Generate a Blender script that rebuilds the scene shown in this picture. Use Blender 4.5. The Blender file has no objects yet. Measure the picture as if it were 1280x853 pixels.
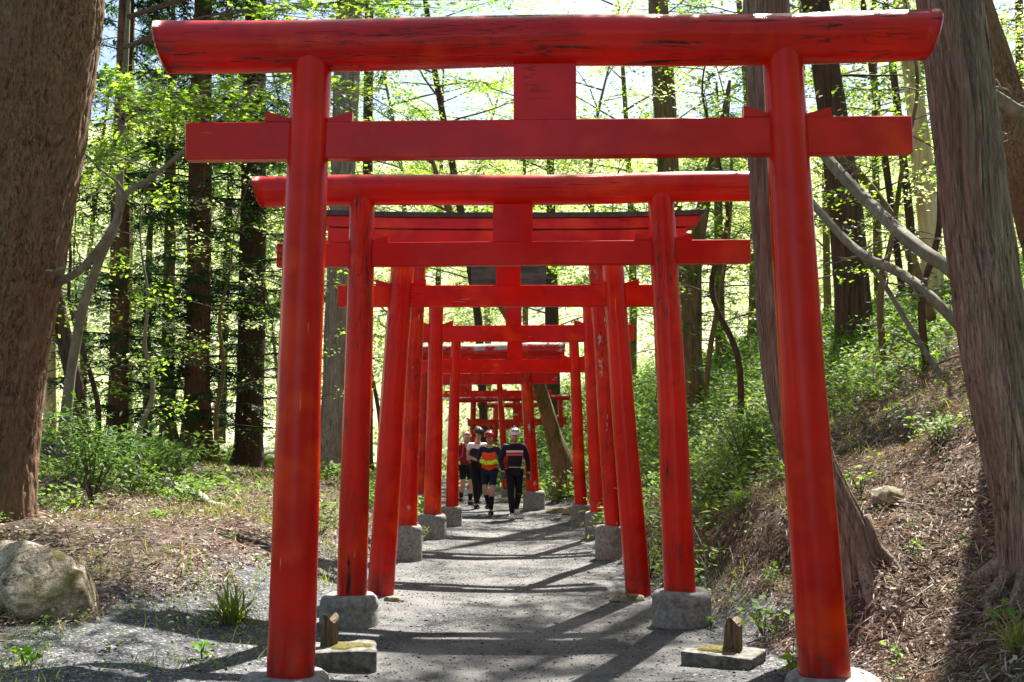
import bpy, math, random
import numpy as np
from mathutils import Vector, Matrix
R = math.radians
rng = np.random.default_rng(7)
random.seed(7)
scene = bpy.context.scene
col = scene.collection

# ------------------------------------------------------------------ camera
F = 1350.0; HOR = 548.0; CH = 1.55
TH = math.atan((HOR-426.5)/F)
cth, sth = math.cos(TH), math.sin(TH)
def P(px, py, D):
    """world point at distance D (along +Y) seen at reference pixel (px,py)"""
    u = (px-640)/F; v = (426.5-py)/F
    d = np.array([u, cth - v*sth, sth + v*cth])
    t = D/d[1]
    return np.array([0, 0, CH]) + d*t
def W(w, D): return w/F*D      # width in pixels -> metres
cam = bpy.data.cameras.new('camera'); camo = bpy.data.objects.new('camera', cam); col.objects.link(camo)
camo.location = (0, 0, CH); camo.rotation_euler = (R(90)+TH, 0, 0)
cam.sensor_width = 36; cam.lens = F/1280*36; cam.clip_end = 1500; cam.clip_start = .05
cam.dof.use_dof = True; cam.dof.focus_distance = 9.5; cam.dof.aperture_fstop = 5.6
scene.camera = camo

# ------------------------------------------------------------------ helpers
def tag(o, label=None, cat=None, group=None, kind=None):
    if label: o['label'] = label
    if cat: o['category'] = cat
    if group: o['group'] = group
    if kind: o['kind'] = kind
    return o
def empty(name, loc, label=None, cat=None, group=None):
    o = bpy.data.objects.new(name, None); col.objects.link(o)
    o.location = tuple(float(c) for c in loc); o.empty_display_size = .2
    return tag(o, label, cat, group)
def wloc(o):
    l = np.array(o.location[:])
    while o.parent: o = o.parent; l = l+np.array(o.location[:])
    return l
def mesh_arrays(name, V, F_, smooth=True):
    me = bpy.data.meshes.new(name)
    V = np.asarray(V, np.float32)
    if isinstance(F_, np.ndarray):
        m, k = F_.shape
        me.vertices.add(len(V)); me.vertices.foreach_set('co', V.ravel())
        me.loops.add(m*k); me.loops.foreach_set('vertex_index', F_.astype(np.int32).ravel())
        me.polygons.add(m); me.polygons.foreach_set('loop_start', np.arange(0, m*k, k, dtype=np.int32))
        me.update(calc_edges=True)
    else:
        me.from_pydata([tuple(v) for v in V.tolist()], [], F_); me.update()
    if smooth: me.polygons.foreach_set('use_smooth', np.ones(len(me.polygons), bool))
    return me
def link(name, me, mat, parent=None):
    o = bpy.data.objects.new(name, me); col.objects.link(o)
    if mat: me.materials.append(mat)
    if parent: o.parent = parent
    return o
def obj(name, V, F_, mat, parent=None, smooth=True, origin=None):
    V = np.asarray(V, float)
    if parent is not None:
        V = V-wloc(parent); o = link(name, mesh_arrays(name, V, F_, smooth), mat, parent)
    elif origin is not None:
        origin = np.array(origin, float)
        o = link(name, mesh_arrays(name, V-origin, F_, smooth), mat); o.location = tuple(origin.tolist())
    else: o = link(name, mesh_arrays(name, V, F_, smooth), mat)
    return o
class MB:
    def __init__(s): s.V = []; s.F = []; s.n = 0
    def add(s, V, F_):
        V = np.asarray(V, float); s.V.append(V); s.F += [tuple(int(i)+s.n for i in f) for f in F_]; s.n += len(V); return s
    def build(s, name, mat, parent=None, smooth=True, origin=None):
        return obj(name, np.vstack(s.V), s.F, mat, parent, smooth, origin)

def _h(i, j, k, seed):
    seed = int(seed*10)
    n = (i*374761393 + j*668265263 + k*2147483647 + seed*974634777) & 0xFFFFFFFF
    n = ((n ^ (n >> 13))*1274126177) & 0xFFFFFFFF
    return ((n ^ (n >> 16)) & 0xFFFF)/65535.0
def vn(Pt, scale=1.0, seed=0):
    Pt = np.asarray(Pt, float)*scale
    i = np.floor(Pt).astype(np.int64); f = Pt-i; f = f*f*(3-2*f)
    r = 0
    for a in (0, 1):
        for b in (0, 1):
            for c in (0, 1):
                w = (f[..., 0] if a else 1-f[..., 0])*(f[..., 1] if b else 1-f[..., 1])*(f[..., 2] if c else 1-f[..., 2])
                r = r+w*_h(i[..., 0]+a, i[..., 1]+b, i[..., 2]+c, seed)
    return r*2-1
def fbm(Pt, scale, seed=0, o=3):
    r = 0; a = 1
    for k in range(o): r = r+a*vn(Pt, scale*2**k, seed+k*13); a *= .5
    return r

def spline(pts, n):
    """Catmull-Rom through rows of pts (any columns)"""
    p = np.array(pts, float)
    if len(p) == 2: return p[0]+(p[1]-p[0])*np.linspace(0, 1, n)[:, None]
    q = np.vstack([2*p[0]-p[1], p, 2*p[-1]-p[-2]])
    t = np.linspace(0, len(p)-1-1e-9, n); i = t.astype(int); f = (t-i)[:, None]
    a, b, c, d = q[i], q[i+1], q[i+2], q[i+3]
    return .5*((2*b)+(-a+c)*f+(2*a-5*b+4*c-d)*f*f+(-a+3*b-3*c+d)*f**3)
def tube(path, rad, seg=10, disp=None, caps=True):
    path = np.asarray(path, float); n = len(path)
    rad = np.broadcast_to(np.asarray(rad, float), (n,))
    T = np.gradient(path, axis=0); T /= np.linalg.norm(T, axis=1)[:, None]+1e-9
    ref = np.array([1., 0, 0]) if abs(T[0][0]) < .8 else np.array([0, 1., 0])
    U = np.zeros_like(T); u = ref-T[0]*np.dot(ref, T[0]); U[0] = u/np.linalg.norm(u)
    for i in range(1, n):
        u = U[i-1]-T[i]*np.dot(U[i-1], T[i]); U[i] = u/np.linalg.norm(u)
    Vv = np.cross(T, U)
    a = np.linspace(0, 2*math.pi, seg, endpoint=False)
    r = rad[:, None]*np.ones(seg)[None]
    if disp is not None: r = disp(r, a, path)
    V = path[:, None, :]+r[..., None]*(np.cos(a)[None, :, None]*U[:, None, :]+np.sin(a)[None, :, None]*Vv[:, None, :])
    Fc = []
    for i in range(n-1):
        for j in range(seg):
            k = (j+1) % seg
            Fc.append((i*seg+j, i*seg+k, (i+1)*seg+k, (i+1)*seg+j))
    V = V.reshape(-1, 3)
    if caps:
        Fc.append(tuple(range(seg-1, -1, -1))); Fc.append(tuple((n-1)*seg+j for j in range(seg)))
    return V, Fc
def box(c, s, bev=0.0, rot=None):
    """chamfered box"""
    hx, hy, hz = s[0]/2, s[1]/2, s[2]/2; b = min(bev, hx*.9, hy*.9, hz*.9)
    if b <= 0:
        V = np.array([(x, y, z) for x in (-hx, hx) for y in (-hy, hy) for z in (-hz, hz)])
        Fc = [(0, 1, 3, 2), (4, 6, 7, 5), (0, 4, 5, 1), (2, 3, 7, 6), (0, 2, 6, 4), (1, 5, 7, 3)]
    else:
        V = []; ix = {}
        for sx in (-1, 1):
            for sy in (-1, 1):
                for sz in (-1, 1):
                    for ax in range(3):
                        p = [sx*(hx-b), sy*(hy-b), sz*(hz-b)]
                        p[ax] = (sx, sy, sz)[ax]*(hx, hy, hz)[ax]
                        ix[sx, sy, sz, ax] = len(V); V.append(p)
        Fc = []
        for ax in range(3):
            o1, o2 = (ax+1) % 3, (ax+2) % 3
            for s_ in (-1, 1):
                q = []
                for u, v in ((-1, -1), (1, -1), (1, 1), (-1, 1)):
                    k = [0, 0, 0]; k[ax] = s_; k[o1] = u; k[o2] = v; q.append(ix[k[0], k[1], k[2], ax])
                Fc.append(tuple(q if s_ > 0 else q[::-1]))
        for ax in range(3):
            o1, o2 = (ax+1) % 3, (ax+2) % 3
            for u in (-1, 1):
                for v in (-1, 1):
                    q = []
                    for s_, a_ in ((-1, o1), (1, o1), (1, o2), (-1, o2)):
                        k = [0, 0, 0]; k[ax] = s_; k[o1] = u; k[o2] = v; q.append(ix[k[0], k[1], k[2], a_])
                    Fc.append(tuple(q if u*v < 0 else q[::-1]))
        for sx in (-1, 1):
            for sy in (-1, 1):
                for sz in (-1, 1):
                    q = [ix[sx, sy, sz, a_] for a_ in range(3)]
                    Fc.append(tuple(q if sx*sy*sz > 0 else q[::-1]))
        V = np.array(V)
    if rot is not None: V = V@np.array(rot.to_3x3()).T
    return V+np.array(c), Fc
def ico(sub=2):
    import bmesh
    bm = bmesh.new(); bmesh.ops.create_icosphere(bm, subdivisions=sub, radius=1)
    V = np.array([v.co[:] for v in bm.verts]); Fc = [tuple(v.index for v in f.verts) for f in bm.faces]; bm.free()
    return V, Fc
ICO = {k: ico(k) for k in (1, 2, 3, 4)}

# ------------------------------------------------------------------ materials
class NT:
    def __init__(s, name):
        s.m = bpy.data.materials.new(name); s.m.use_nodes = True; s.t = s.m.node_tree; s.t.nodes.clear()
        s.out = s.t.nodes.new('ShaderNodeOutputMaterial')
    def n(s, typ, **kw):
        nd = s.t.nodes.new('ShaderNode'+typ)
        for k, v in kw.items():
            if k == 'inp':
                for a, b in v.items():
                    if isinstance(b, bpy.types.NodeSocket): s.t.links.new(b, nd.inputs[a])
                    else: nd.inputs[a].default_value = b
            else: setattr(nd, k, v)
        return nd
    def coords(s, scale=(1, 1, 1), kind='Object'):
        tc = s.n('TexCoord'); mp = s.n('Mapping', inp={'Vector': tc.outputs[kind], 'Scale': scale}); return mp.outputs[0]
    def noise(s, vec, scale, detail=4, rough=.55, dist=0):
        return s.n('TexNoise', inp={'Vector': vec, 'Scale': scale, 'Detail': detail, 'Roughness': rough, 'Distortion': dist}).outputs['Fac']
    def ramp(s, fac, stops):
        r = s.n('ValToRGB', inp={'Fac': fac}); e = r.color_ramp.elements
        while len(e) < len(stops): e.new(.5)
        for k, (p, c) in enumerate(stops):
            e[k].position = p; e[k].color = tuple(c)+(1,) if hasattr(c, '__len__') else (c, c, c, 1)
        return r.outputs['Color']
    def mix(s, fac, a, b, mode='MIX'):
        nd = s.n('Mix', data_type='RGBA', blend_type=mode)
        for k, v in ((0, fac), (6, a), (7, b)):
            if isinstance(v, bpy.types.NodeSocket): s.t.links.new(v, nd.inputs[k])
            else: nd.inputs[k].default_value = v if k == 0 else (tuple(v)+(1,) if len(v) == 3 else v)
        return nd.outputs[2]
    def math(s, op, a, b=0.0, clamp=False):
        nd = s.n('Math', operation=op, use_clamp=clamp)
        for k, v in ((0, a), (1, b)):
            if isinstance(v, bpy.types.NodeSocket): s.t.links.new(v, nd.inputs[k])
            else: nd.inputs[k].default_value = v
        return nd.outputs[0]
    def bump(s, h, strength, dist=.01):
        return s.n('Bump', inp={'Height': h, 'Strength': strength, 'Distance': dist}).outputs[0]
    def surf(s, color, rough=.6, normal=None, spec=.5, **kw):
        b = s.n('BsdfPrincipled')
        d = {'Base Color': color, 'Roughness': rough, 'Specular IOR Level': spec}
        d.update(kw)
        for k, v in d.items():
            if isinstance(v, bpy.types.NodeSocket): s.t.links.new(v, b.inputs[k])
            else: b.inputs[k].default_value = (tuple(v)+(1,)) if (hasattr(v, '__len__') and len(v) == 3 and k.endswith('Color')) else v
        if normal is not None: s.t.links.new(normal, b.inputs['Normal'])
        s.t.links.new(b.outputs[0], s.out.inputs[0]); return s.m

def paint_mat(name, axis, peel=.35, white=0.0, fade=0.0, seed=0.0, tone=(0.74, 0.012, 0.003)):
    """vermilion paint with cracks and peeled spots running along the grain (axis)"""
    t = NT(name)
    g = [9, 9, 9]; g[axis] = .7
    tc = t.n('TexCoord'); off = t.n('VectorMath', operation='ADD', inp={0: tc.outputs['Object'], 1: (seed*3.1, seed*1.7, seed*5.3)}).outputs[0]
    v = t.n('Mapping', inp={'Vector': off, 'Scale': tuple(g)}).outputs[0]
    v0 = off
    grain = t.noise(v, 2.2, 9, .72, .5); big = t.noise(v0, 1.6, 3); fine = t.noise(v, 9, 3)
    c = t.ramp(big, [(.3, tone), (.55, (tone[0]*.72, tone[1]*.5, tone[2]*.85)), (.72, (tone[0]*1.10, tone[1]*4.2, tone[2]*1.0))])
    c = t.mix(t.math('MULTIPLY', fine, .22), c, (tone[0]*.55, tone[1]*.5, tone[2]*.6))
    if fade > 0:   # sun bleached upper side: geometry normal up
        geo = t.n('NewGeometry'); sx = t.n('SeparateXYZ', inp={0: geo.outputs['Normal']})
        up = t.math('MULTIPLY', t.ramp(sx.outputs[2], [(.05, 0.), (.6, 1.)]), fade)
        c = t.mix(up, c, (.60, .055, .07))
    # long drying cracks, thin dark lines along the grain
    cg = [11, 11, 11]; cg[axis] = .9
    cn = t.noise(t.n('Mapping', inp={'Vector': off, 'Scale': tuple(cg)}).outputs[0], 1.6, 6, .62, .6)
    line = t.ramp(t.math('ABSOLUTE', t.math('SUBTRACT', cn, .5)), [(0., 1.), (.022, 0.)])
    crk = t.math('MULTIPLY', line, t.ramp(t.noise(v0, 1.25, 4, .6), [(.60-peel*.16, 0.), (.66-peel*.16, 1.)]))
    c = t.mix(t.math('MULTIPLY', crk, .9), c, (.03, .008, .008))
    # peeled spots
    pm = t.math('MULTIPLY', t.ramp(grain, [(.625-.055*peel, 0.), (.65-.055*peel, 1.)]), t.ramp(big, [(.62-peel*.35, 0.), (.72-peel*.35, 1.)]))
    pc = t.mix(t.ramp(t.noise(v0, 7, 2), [(.42, 0.), (.55, 1.)]), (.05, .012, .012), (.20, .035, .03))
    c = t.mix(pm, c, pc)
    if white > 0:
        geo = t.n('NewGeometry'); sx = t.n('SeparateXYZ', inp={0: geo.outputs['Normal']})
        wm = t.ramp(t.math('ADD', t.math('ADD', t.math('MULTIPLY', t.noise(v, 1.6, 6, .7), .5), t.math('MULTIPLY', t.noise(v0, 5, 5, .65), .5)), t.math('MULTIPLY', sx.outputs[2], .16*white)), [(.585, 0.), (.60, 1.)])
        c = t.mix(wm, c, t.ramp(fine, [(.3, (.30, .22, .18)), (.7, (.62, .56, .50))]))
    if axis == 2:   # soil splashed on the foot of the pillar
        oz = t.n('SeparateXYZ', inp={0: tc.outputs['Object']}).outputs[2]
        sp = t.math('MULTIPLY', t.ramp(oz, [(.12, .75), (.55, 0.)]), t.ramp(t.noise(v0, 13, 6, .7), [(.42, 0.), (.62, 1.)]))
        c = t.mix(sp, c, (.07, .03, .022))
    # small pale scratches
    sv = [30, 30, 30]; sv[axis] = 2.5
    s_ = t.noise(t.n('Mapping', inp={'Vector': off, 'Scale': tuple(sv)}).outputs[0], 1, 2)
    c = t.mix(t.math('MULTIPLY', t.ramp(s_, [(.72, 0.), (.745, 1.)]), t.ramp(big, [(.5, 0.), (.56, .8)])), c, (.62, .22, .15))
    h = t.math('ADD', t.math('MULTIPLY', grain, .6), t.math('MULTIPLY', pm, -.9))
    h = t.math('ADD', h, t.math('MULTIPLY', t.noise(v0, 16, 3), .12)); h = t.math('ADD', h, t.math('MULTIPLY', crk, -1.2))
    rg = t.ramp(t.math('MAXIMUM', pm, t.math('MULTIPLY', fine, .12)), [(0, .20), (1, .75)])
    return t.surf(c, rg, t.bump(h, .16, .006), .30)
def simple_mat(name, c1, c2, scale=8, rough=.7, bump=.2, bdist=.01, stretch=(1, 1, 1), detail=5, spec=.4, **kw):
    t = NT(name); v = t.coords(stretch); n = t.noise(v, scale, detail, .6)
    return t.surf(t.mix(t.ramp(n, [(.35, 0.), (.65, 1.)]), c1, c2), rough, t.bump(n, bump, bdist) if bump else None, spec, **kw)
def bark_mat(name, c1, c2, fine=(26, 26, 2.2), vor=False, c3=None, bd=.03, moss=0):
    t = NT(name); v = t.coords(fine); n = t.math('ADD', t.math('MULTIPLY', t.noise(v, 1, 7, .72, .8), .65), t.math('MULTIPLY', t.noise(t.coords((fine[0]*2.6, fine[1]*2.6, fine[2]*1.6)), 1, 4, .7), .35))
    n2 = t.noise(t.coords((3, 3, 1)), 1, 4)
    h = n
    if vor:
        wv = t.n('VectorMath', operation='ADD', inp={0: t.coords((24, 24, 7)), 1: t.n('TexNoise', inp={'Vector': t.coords((14, 14, 9)), 'Scale': 1, 'Detail': 5.0}).outputs['Color']}).outputs[0]
        vo = t.n('TexVoronoi', feature='DISTANCE_TO_EDGE', inp={'Vector': wv, 'Scale': 1.0}).outputs['Distance']
        e = t.ramp(vo, [(0, .25), (.35, 1.)])
        h = t.math('ADD', t.math('MULTIPLY', e, .7), t.math('MULTIPLY', n, .5))
        cm = t.math('ADD', t.math('MULTIPLY', e, .35), t.math('MULTIPLY', t.noise(t.coords((40, 40, 14)), 1, 5, .7), .45))
    else: cm = n
    c = t.mix(t.ramp(cm, [(.38, 0.), (.58, 1.)]), c1, c2)
    if c3: c = t.mix(t.ramp(n2, [(.45, 0.), (.7, .7)]), c, c3)
    if moss: c = t.mix(t.ramp(t.noise(t.coords((2, 2, 1)), 1.3, 5), [(.62-moss*.2, 0.), (.72-moss*.2, .9)]), c, (.05, .075, .015))
    return t.surf(c, .9, t.bump(h, 1.0, bd), .15)
def leaf_mat(name, cols, trans=.45, tcol=None, rough=.55, spec=.2):
    t = NT(name); geo = t.n('NewGeometry')
    n = t.noise(t.coords((.7, .7, .7)), 1, 2)
    f = t.math('ADD', t.math('MULTIPLY', geo.outputs['Random Per Island'], .75), t.math('MULTIPLY', n, .25))
    st = [(i/(len(cols)-1), c) for i, c in enumerate(cols)]
    c = t.ramp(f, st)
    b = t.n('BsdfPrincipled', inp={'Base Color': c, 'Roughness': rough, 'Specular IOR Level': spec})
    tc = t.mix(1.0, c, tcol or (2.2, 2.0, .8), 'MULTIPLY')
    tr = t.n('BsdfTranslucent', inp={'Color': tc})
    mx = t.n('MixShader', inp={0: trans, 1: b.outputs[0], 2: tr.outputs[0]})
    t.t.links.new(mx.outputs[0], t.out.inputs[0]); return t.m

def gravel_mat(name='gravel'):
    t = NT(name); v = t.coords()
    vo = t.n('TexVoronoi', inp={'Vector': v, 'Scale': 62.0}); vo2 = t.n('TexVoronoi', inp={'Vector': v, 'Scale': 150.0})
    big = t.noise(v, .9, 5, .6); mid = t.noise(v, 5, 5, .65)
    g = t.n('SeparateColor', inp={0: vo.outputs['Color']}).outputs[0]
    c = t.ramp(g, [(0, (.015, .016, .019)), (.55, (.040, .042, .046)), (.88, (.09, .09, .09)), (1, (.30, .29, .28))])
    c = t.mix(t.ramp(mid, [(.42, 0.), (.62, .6)]), c, (.095, .092, .088))
    c = t.mix(t.ramp(big, [(.38, 0.), (.60, .8)]), c, (.205, .198, .188))
    h = t.math('ADD', t.math('MULTIPLY', vo.outputs['Distance'], -.7), t.math('ADD', t.math('MULTIPLY', mid, 1.2), t.math('MULTIPLY', vo2.outputs['Distance'], -.4)))
    return t.surf(c, .9, t.bump(h, .8, .02), .25)
def ground_mat():
    """litter floor, gravel next to the path (vertex attribute), moss and grass on the far hill"""
    t = NT('forest_floor'); v = t.coords()
    vo = t.n('TexVoronoi', inp={'Vector': v, 'Scale': 62.0})
    big = t.noise(v, .8, 5, .6); mid = t.noise(v, 6, 6, .7); fi = t.noise(v, 40, 4, .7)
    g = t.n('SeparateColor', inp={0: vo.outputs['Color']}).outputs[0]
    gr = t.ramp(g, [(0, (.05, .053, .062)), (.55, (.11, .113, .125)), (.88, (.21, .21, .215)), (1, (.48, .47, .45))])
    gr = t.mix(t.ramp(mid, [(.4, 0.), (.62, .4)]), gr, (.075, .068, .06))
    li = t.ramp(mid, [(.3, (.035, .024, .018)), (.5, (.09, .064, .05)), (.7, (.22, .17, .14))])
    li = t.mix(t.ramp(fi, [(.5, 0.), (.7, .6)]), li, (.32, .27, .23))
    li = t.mix(t.ramp(big, [(.5, 0.), (.62, .5)]), li, (.09, .10, .03)); li = t.mix(t.ramp(t.noise(v, 1.9, 6, .65), [(.50, 0.), (.58, .85)]), li, (.06, .05, .042))
    at = t.n('Attribute', attribute_name='gravel').outputs['Fac']
    f = t.math('ADD', at, t.math('MULTIPLY', t.math('SUBTRACT', mid, .5), .9))
    c = t.mix(t.ramp(f, [(.40, 0.), (.58, 1.)]), li, gr)
    ag = t.n('Attribute', attribute_name='green').outputs['Fac']
    gc = t.ramp(mid, [(.3, (.30, .33, .18)), (.7, (.56, .56, .38))])
    c = t.mix(ag, c, gc)
    h = t.math('ADD', t.math('MULTIPLY', mid, 1.3), t.math('ADD', t.math('MULTIPLY', fi, .6), t.math('MULTIPLY', vo.outputs['Distance'], -.4)))
    return t.surf(c, .95, t.bump(h, .9, .03), .15)

M = {}
M['gravel'] = gravel_mat(); M['ground'] = ground_mat()
M['conc'] = simple_mat('old_concrete', (.13, .127, .118), (.30, .29, .27), 26, .85, .5, .012, detail=9)
M['concdark'] = simple_mat('damp_concrete', (.055, .052, .045), (.20, .19, .165), 22, .9, .7, .012, detail=10)
M['moss'] = simple_mat('moss', (.045, .045, .006), (.14, .115, .015), 40, 1, .8, .02)
M['stump'] = bark_mat('grey_stump', (.05, .035, .022), (.19, .15, .10), (30, 30, 3), bd=.02)
M['roofblack'] = simple_mat('dark_sheet_metal', (.03, .03, .03), (.07, .07, .065), 10, .5, .1)
M['plaque'] = simple_mat('weathered_board', (.05, .047, .045), (.13, .12, .11), 5, .7, .3, .01, (1, 1, 3))
M['bark_scaly'] = bark_mat('scaly_spruce_bark', (.024, .014, .008), (.29, .178, .11), (34, 34, 12), False, (.21, .135, .085), .03)
M['bark_cedar'] = bark_mat('stringy_cedar_bark', (.045, .032, .022), (.48, .40, .31), (46, 46, 2.2), False, (.20, .14, .10), .04)
M['bark_dark'] = bark_mat('dark_conifer_bark', (.022, .014, .010), (.12, .072, .048), (16, 16, 1.4), False, (.085, .05, .032), .03)
M['bark_red'] = bark_mat('reddish_bark', (.05, .022, .012), (.24, .12, .07), (16, 16, 1.4), False, (.13, .07, .04), .03, .3)
M['bark_grey'] = bark_mat('smooth_grey_bark', (.12, .105, .08), (.25, .22, .175), (5, 5, 3), False, (.09, .10, .06), .006)
M['bark_tan'] = bark_mat('bare_tan_wood', (.55, .37, .13), (.80, .62, .33), (10, 10, 1.5), False, (.25, .2, .06), .012)
M['bark_olive'] = bark_mat('mossy_brown_bark', (.07, .045, .02), (.24, .16, .08), (12, 12, 2), False, (.10, .09, .025), .015, .5)
M['log'] = bark_mat('bleached_wood', (.16, .14, .12), (.40, .36, .31), (8, 8, 8), False, None, .01)
M['twig'] = simple_mat('twig_bark', (.05, .035, .025), (.16, .12, .09), 20, .9, 0)
M['needle'] = leaf_mat('dark_cypress_foliage', [(.012, .034, .012), (.028, .068, .018), (.06, .12, .03)], .25, (1.9, 2.0, .8))
M['needle_mid'] = leaf_mat('green_cypress_foliage', [(.03, .08, .014), (.065, .14, .025), (.12, .20, .04)], .38, (2.0, 2.0, .8))
M['maple'] = leaf_mat('spring_maple_leaves', [(.08, .17, .015), (.14, .25, .025), (.26, .36, .08)], .6, (2.0, 1.9, 1.0))
M['leafy'] = leaf_mat('broad_leaves', [(.06, .12, .02), (.11, .19, .03), (.20, .27, .07)], .45, (2.2, 2.0, .9))
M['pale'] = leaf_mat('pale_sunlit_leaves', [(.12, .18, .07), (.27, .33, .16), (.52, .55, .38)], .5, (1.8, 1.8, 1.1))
M['herb'] = leaf_mat('undergrowth_leaves', [(.05, .11, .018), (.11, .20, .035), (.22, .30, .09)], .4, (2.0, 1.9, .9), .6, .15)
M['fresh'] = leaf_mat('fresh_green_leaves', [(.08, .20, .015), (.14, .30, .02), (.20, .36, .04)], .5)
M['grassblade'] = leaf_mat('dry_and_green_blades', [(.07, .12, .02), (.14, .20, .05), (.32, .30, .14)], .35)
M['litter'] = leaf_mat('dead_leaves_and_needles', [(.045, .027, .018), (.18, .125, .095), (.38, .29, .24), (.66, .57, .50)], .12, (1.3, 1.1, .9), .85, .1)
M['pebble'] = leaf_mat('pebbles', [(.05, .05, .052), (.10, .10, .10), (.17, .165, .16), (.42, .40, .38)], 0.0, None, .85, .2)
def rock_mat():
    t = NT('mossy_rock'); v = t.coords(); n = t.math('ADD', t.math('MULTIPLY', t.noise(v, 7, 9, .72, .6), .6), t.math('MULTIPLY', t.noise(v, 42, 5, .7), .4)); n2 = t.noise(v, 2.6, 7, .68); 
    c = t.ramp(n, [(.40, (.07, .05, .03)), (.5, (.36, .30, .215)), (.60, (.70, .62, .50))])
    geo = t.n('NewGeometry'); z = t.n('SeparateXYZ', inp={0: geo.outputs['Normal']}).outputs[2]
    c = t.mix(t.ramp(t.math('ADD', n2, t.math('MULTIPLY', z, .12)), [(.57, 0.), (.66, .85)]), c, (.11, .10, .02))
    return t.surf(c, .92, t.bump(n, 1.0, .05), .2)
M['rock'] = rock_mat()
M['rockyellow'] = simple_mat('yellowish_stone', (.20, .15, .06), (.42, .36, .2), 9, .9, .6, .02)

# ------------------------------------------------------------------ terrain
ctrl = []
def cp(px, py, D): ctrl.append(P(px, py, D))
# left bank and wood floor
for a in [(-200, 700, 12), (15, 640, 11), (-100, 800, 7.5), (140, 655, 12.5), (250, 640, 15), (120, 600, 17), (310, 603, 27), (245, 580, 25), (415, 592, 24), (148, 560, 26),
          (80, 560, 21), (-100, 600, 16), (-300, 620, 14), (0, 560, 30), (330, 652, 12.5), (300, 700, 10.2), (60, 725, 9.2), (200, 720, 9.3), (360, 640, 14.5), (440, 630, 17), (475, 618, 21), (450, 600, 28), (-500, 640, 10)]: cp(*a)
for x in (-400, 0, 300, 500): cp(x, 556, 40); cp(x, 470, 52); cp(x, 330, 68); cp(x, 225, 88); cp(x, 170, 112)
# right bank
for a in [(1255, 762, 7.1), (1075, 672, 8.0), (1180, 640, 8.6), (1130, 560, 10.5), (1200, 505, 10), (985, 640, 9.2), (950, 700, 8.6), (1000, 560, 12.5), (900, 640, 10.6),
          (1350, 560, 8), (1450, 700, 6), (1300, 420, 13), (1500, 300, 14), (860, 600, 14.5), (800, 610, 18), (760, 600, 22), (900, 520, 19), (1000, 480, 18), (1100, 430, 19), (1280, 390, 18),
          (720, 590, 27), (880, 470, 28), (1100, 400, 27), (1300, 340, 26), (1500, 250, 27)]: cp(*a)
for x in (700, 900, 1200, 1500): cp(x, 490-(x-700)*.14, 40); cp(x, 420-(x-700)*.14, 52); cp(x, 300-(x-700)*.04, 68); cp(x, 225, 88); cp(x, 170, 112)
for a in [(-3, 0, .15), (-6, 0, .6), (-12, 0, 1.0), (-25, 0, 2), (3.2, 0, .6), (5, 2, 1.6), (8, 4, 3), (14, 4, 6), (-3, -12, .1), (3, -12, .6), (-14, -12, 1), (14, -12, 5), (-25, 20, 1.5), (-30, 40, 5),
          (3.0, 5.5, .62), (2.45, 6.65, .16), (3.3, 6.4, .62), (2.7, 7.3, .36), (2.25, 8.8, .35)]: ctrl.append(np.array(a, float))
PC = np.array([(.1, -20), (.1, 0), (.2, 6), (.05, 9), (-.15, 14), (.1, 19), (-.1, 22), (-.9, 27), (-2.0, 33), (-3.4, 40), (-5, 52), (-5, 200)])
def pathx(y): return np.interp(y, PC[:, 1], PC[:, 0])
def halfw(y): return np.interp(y, [0, 6.6, 9, 14, 20, 30, 45, 50], [1.6, 1.75, 1.45, 1.3, 1.35, 1.2, 1.0, .1])
C_ = np.array(ctrl)
for y in list(range(-16, 44, 2)):
    w_ = halfw(y)
    C_ = np.vstack([C_, [(pathx(y)-w_, y, .05), (pathx(y), y, 0), (pathx(y)+w_, y, .05)]])
def _warp(x, y): return np.stack([x, y*np.where(y > 0, 1, 1)*.55], -1)
CW = _warp(C_[:, 0], C_[:, 1])
d_ = np.linalg.norm(CW[:, None]-CW[None], axis=2)
A_ = np.block([[d_+np.eye(len(C_))*-.08, np.c_[np.ones(len(C_)), CW]], [np.r_[[np.ones(len(C_))], CW.T], np.zeros((3, 3))]])
sol = np.linalg.solve(A_, np.r_[C_[:, 2], 0, 0, 0])
def gz(x, y):
    x = np.atleast_1d(np.asarray(x, float)); y = np.atleast_1d(np.asarray(y, float)); sh = x.shape
    xf, yf = x.ravel(), y.ravel(); out = np.zeros(len(xf))
    for s in range(0, len(xf), 20000):
        q = _warp(xf[s:s+20000], yf[s:s+20000]); d = np.linalg.norm(q[:, None]-CW[None], axis=2)
        out[s:s+20000] = d@sol[:-3]+sol[-3]+q@sol[-2:]
    off = np.abs(xf-pathx(yf))-halfw(yf)
    w = np.clip(off/.8, 0, 1); w = np.where(yf > 46, 1, w)
    base = .05*np.clip(np.abs(xf-pathx(yf))/halfw(yf), 0, 1)**2
    pt = np.stack([xf, yf, 0*xf], -1)
    out = out+w*(fbm(pt, .9, 3)*.07+fbm(pt, 4, 5, 2)*.018)
    out = base*(1-w)+out*w + (1-w)*fbm(pt, 1.3, 9, 2)*.010
    return out.reshape(sh)
def g1(x, y): return float(gz(x, y)[0])
def hmesh(xs, ys):
    X, Y = np.meshgrid(xs, ys); Z = gz(X, Y); n, m = X.shape
    i = np.arange(n-1)[:, None]*m+np.arange(m-1)[None]
    Fc = np.stack([i, i+1, i+m+1, i+m], -1).reshape(-1, 4)
    return np.stack([X, Y, Z], -1).reshape(-1, 3), Fc
def dens(a, b, s0, grow):
    r = [a]; 
    while r[-1] < b: r.append(r[-1]+s0+grow*abs(r[-1]))
    return r
xp = dens(0, 130, .05, .045); xs = np.array([-x for x in xp[:0:-1]]+xp)
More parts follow.
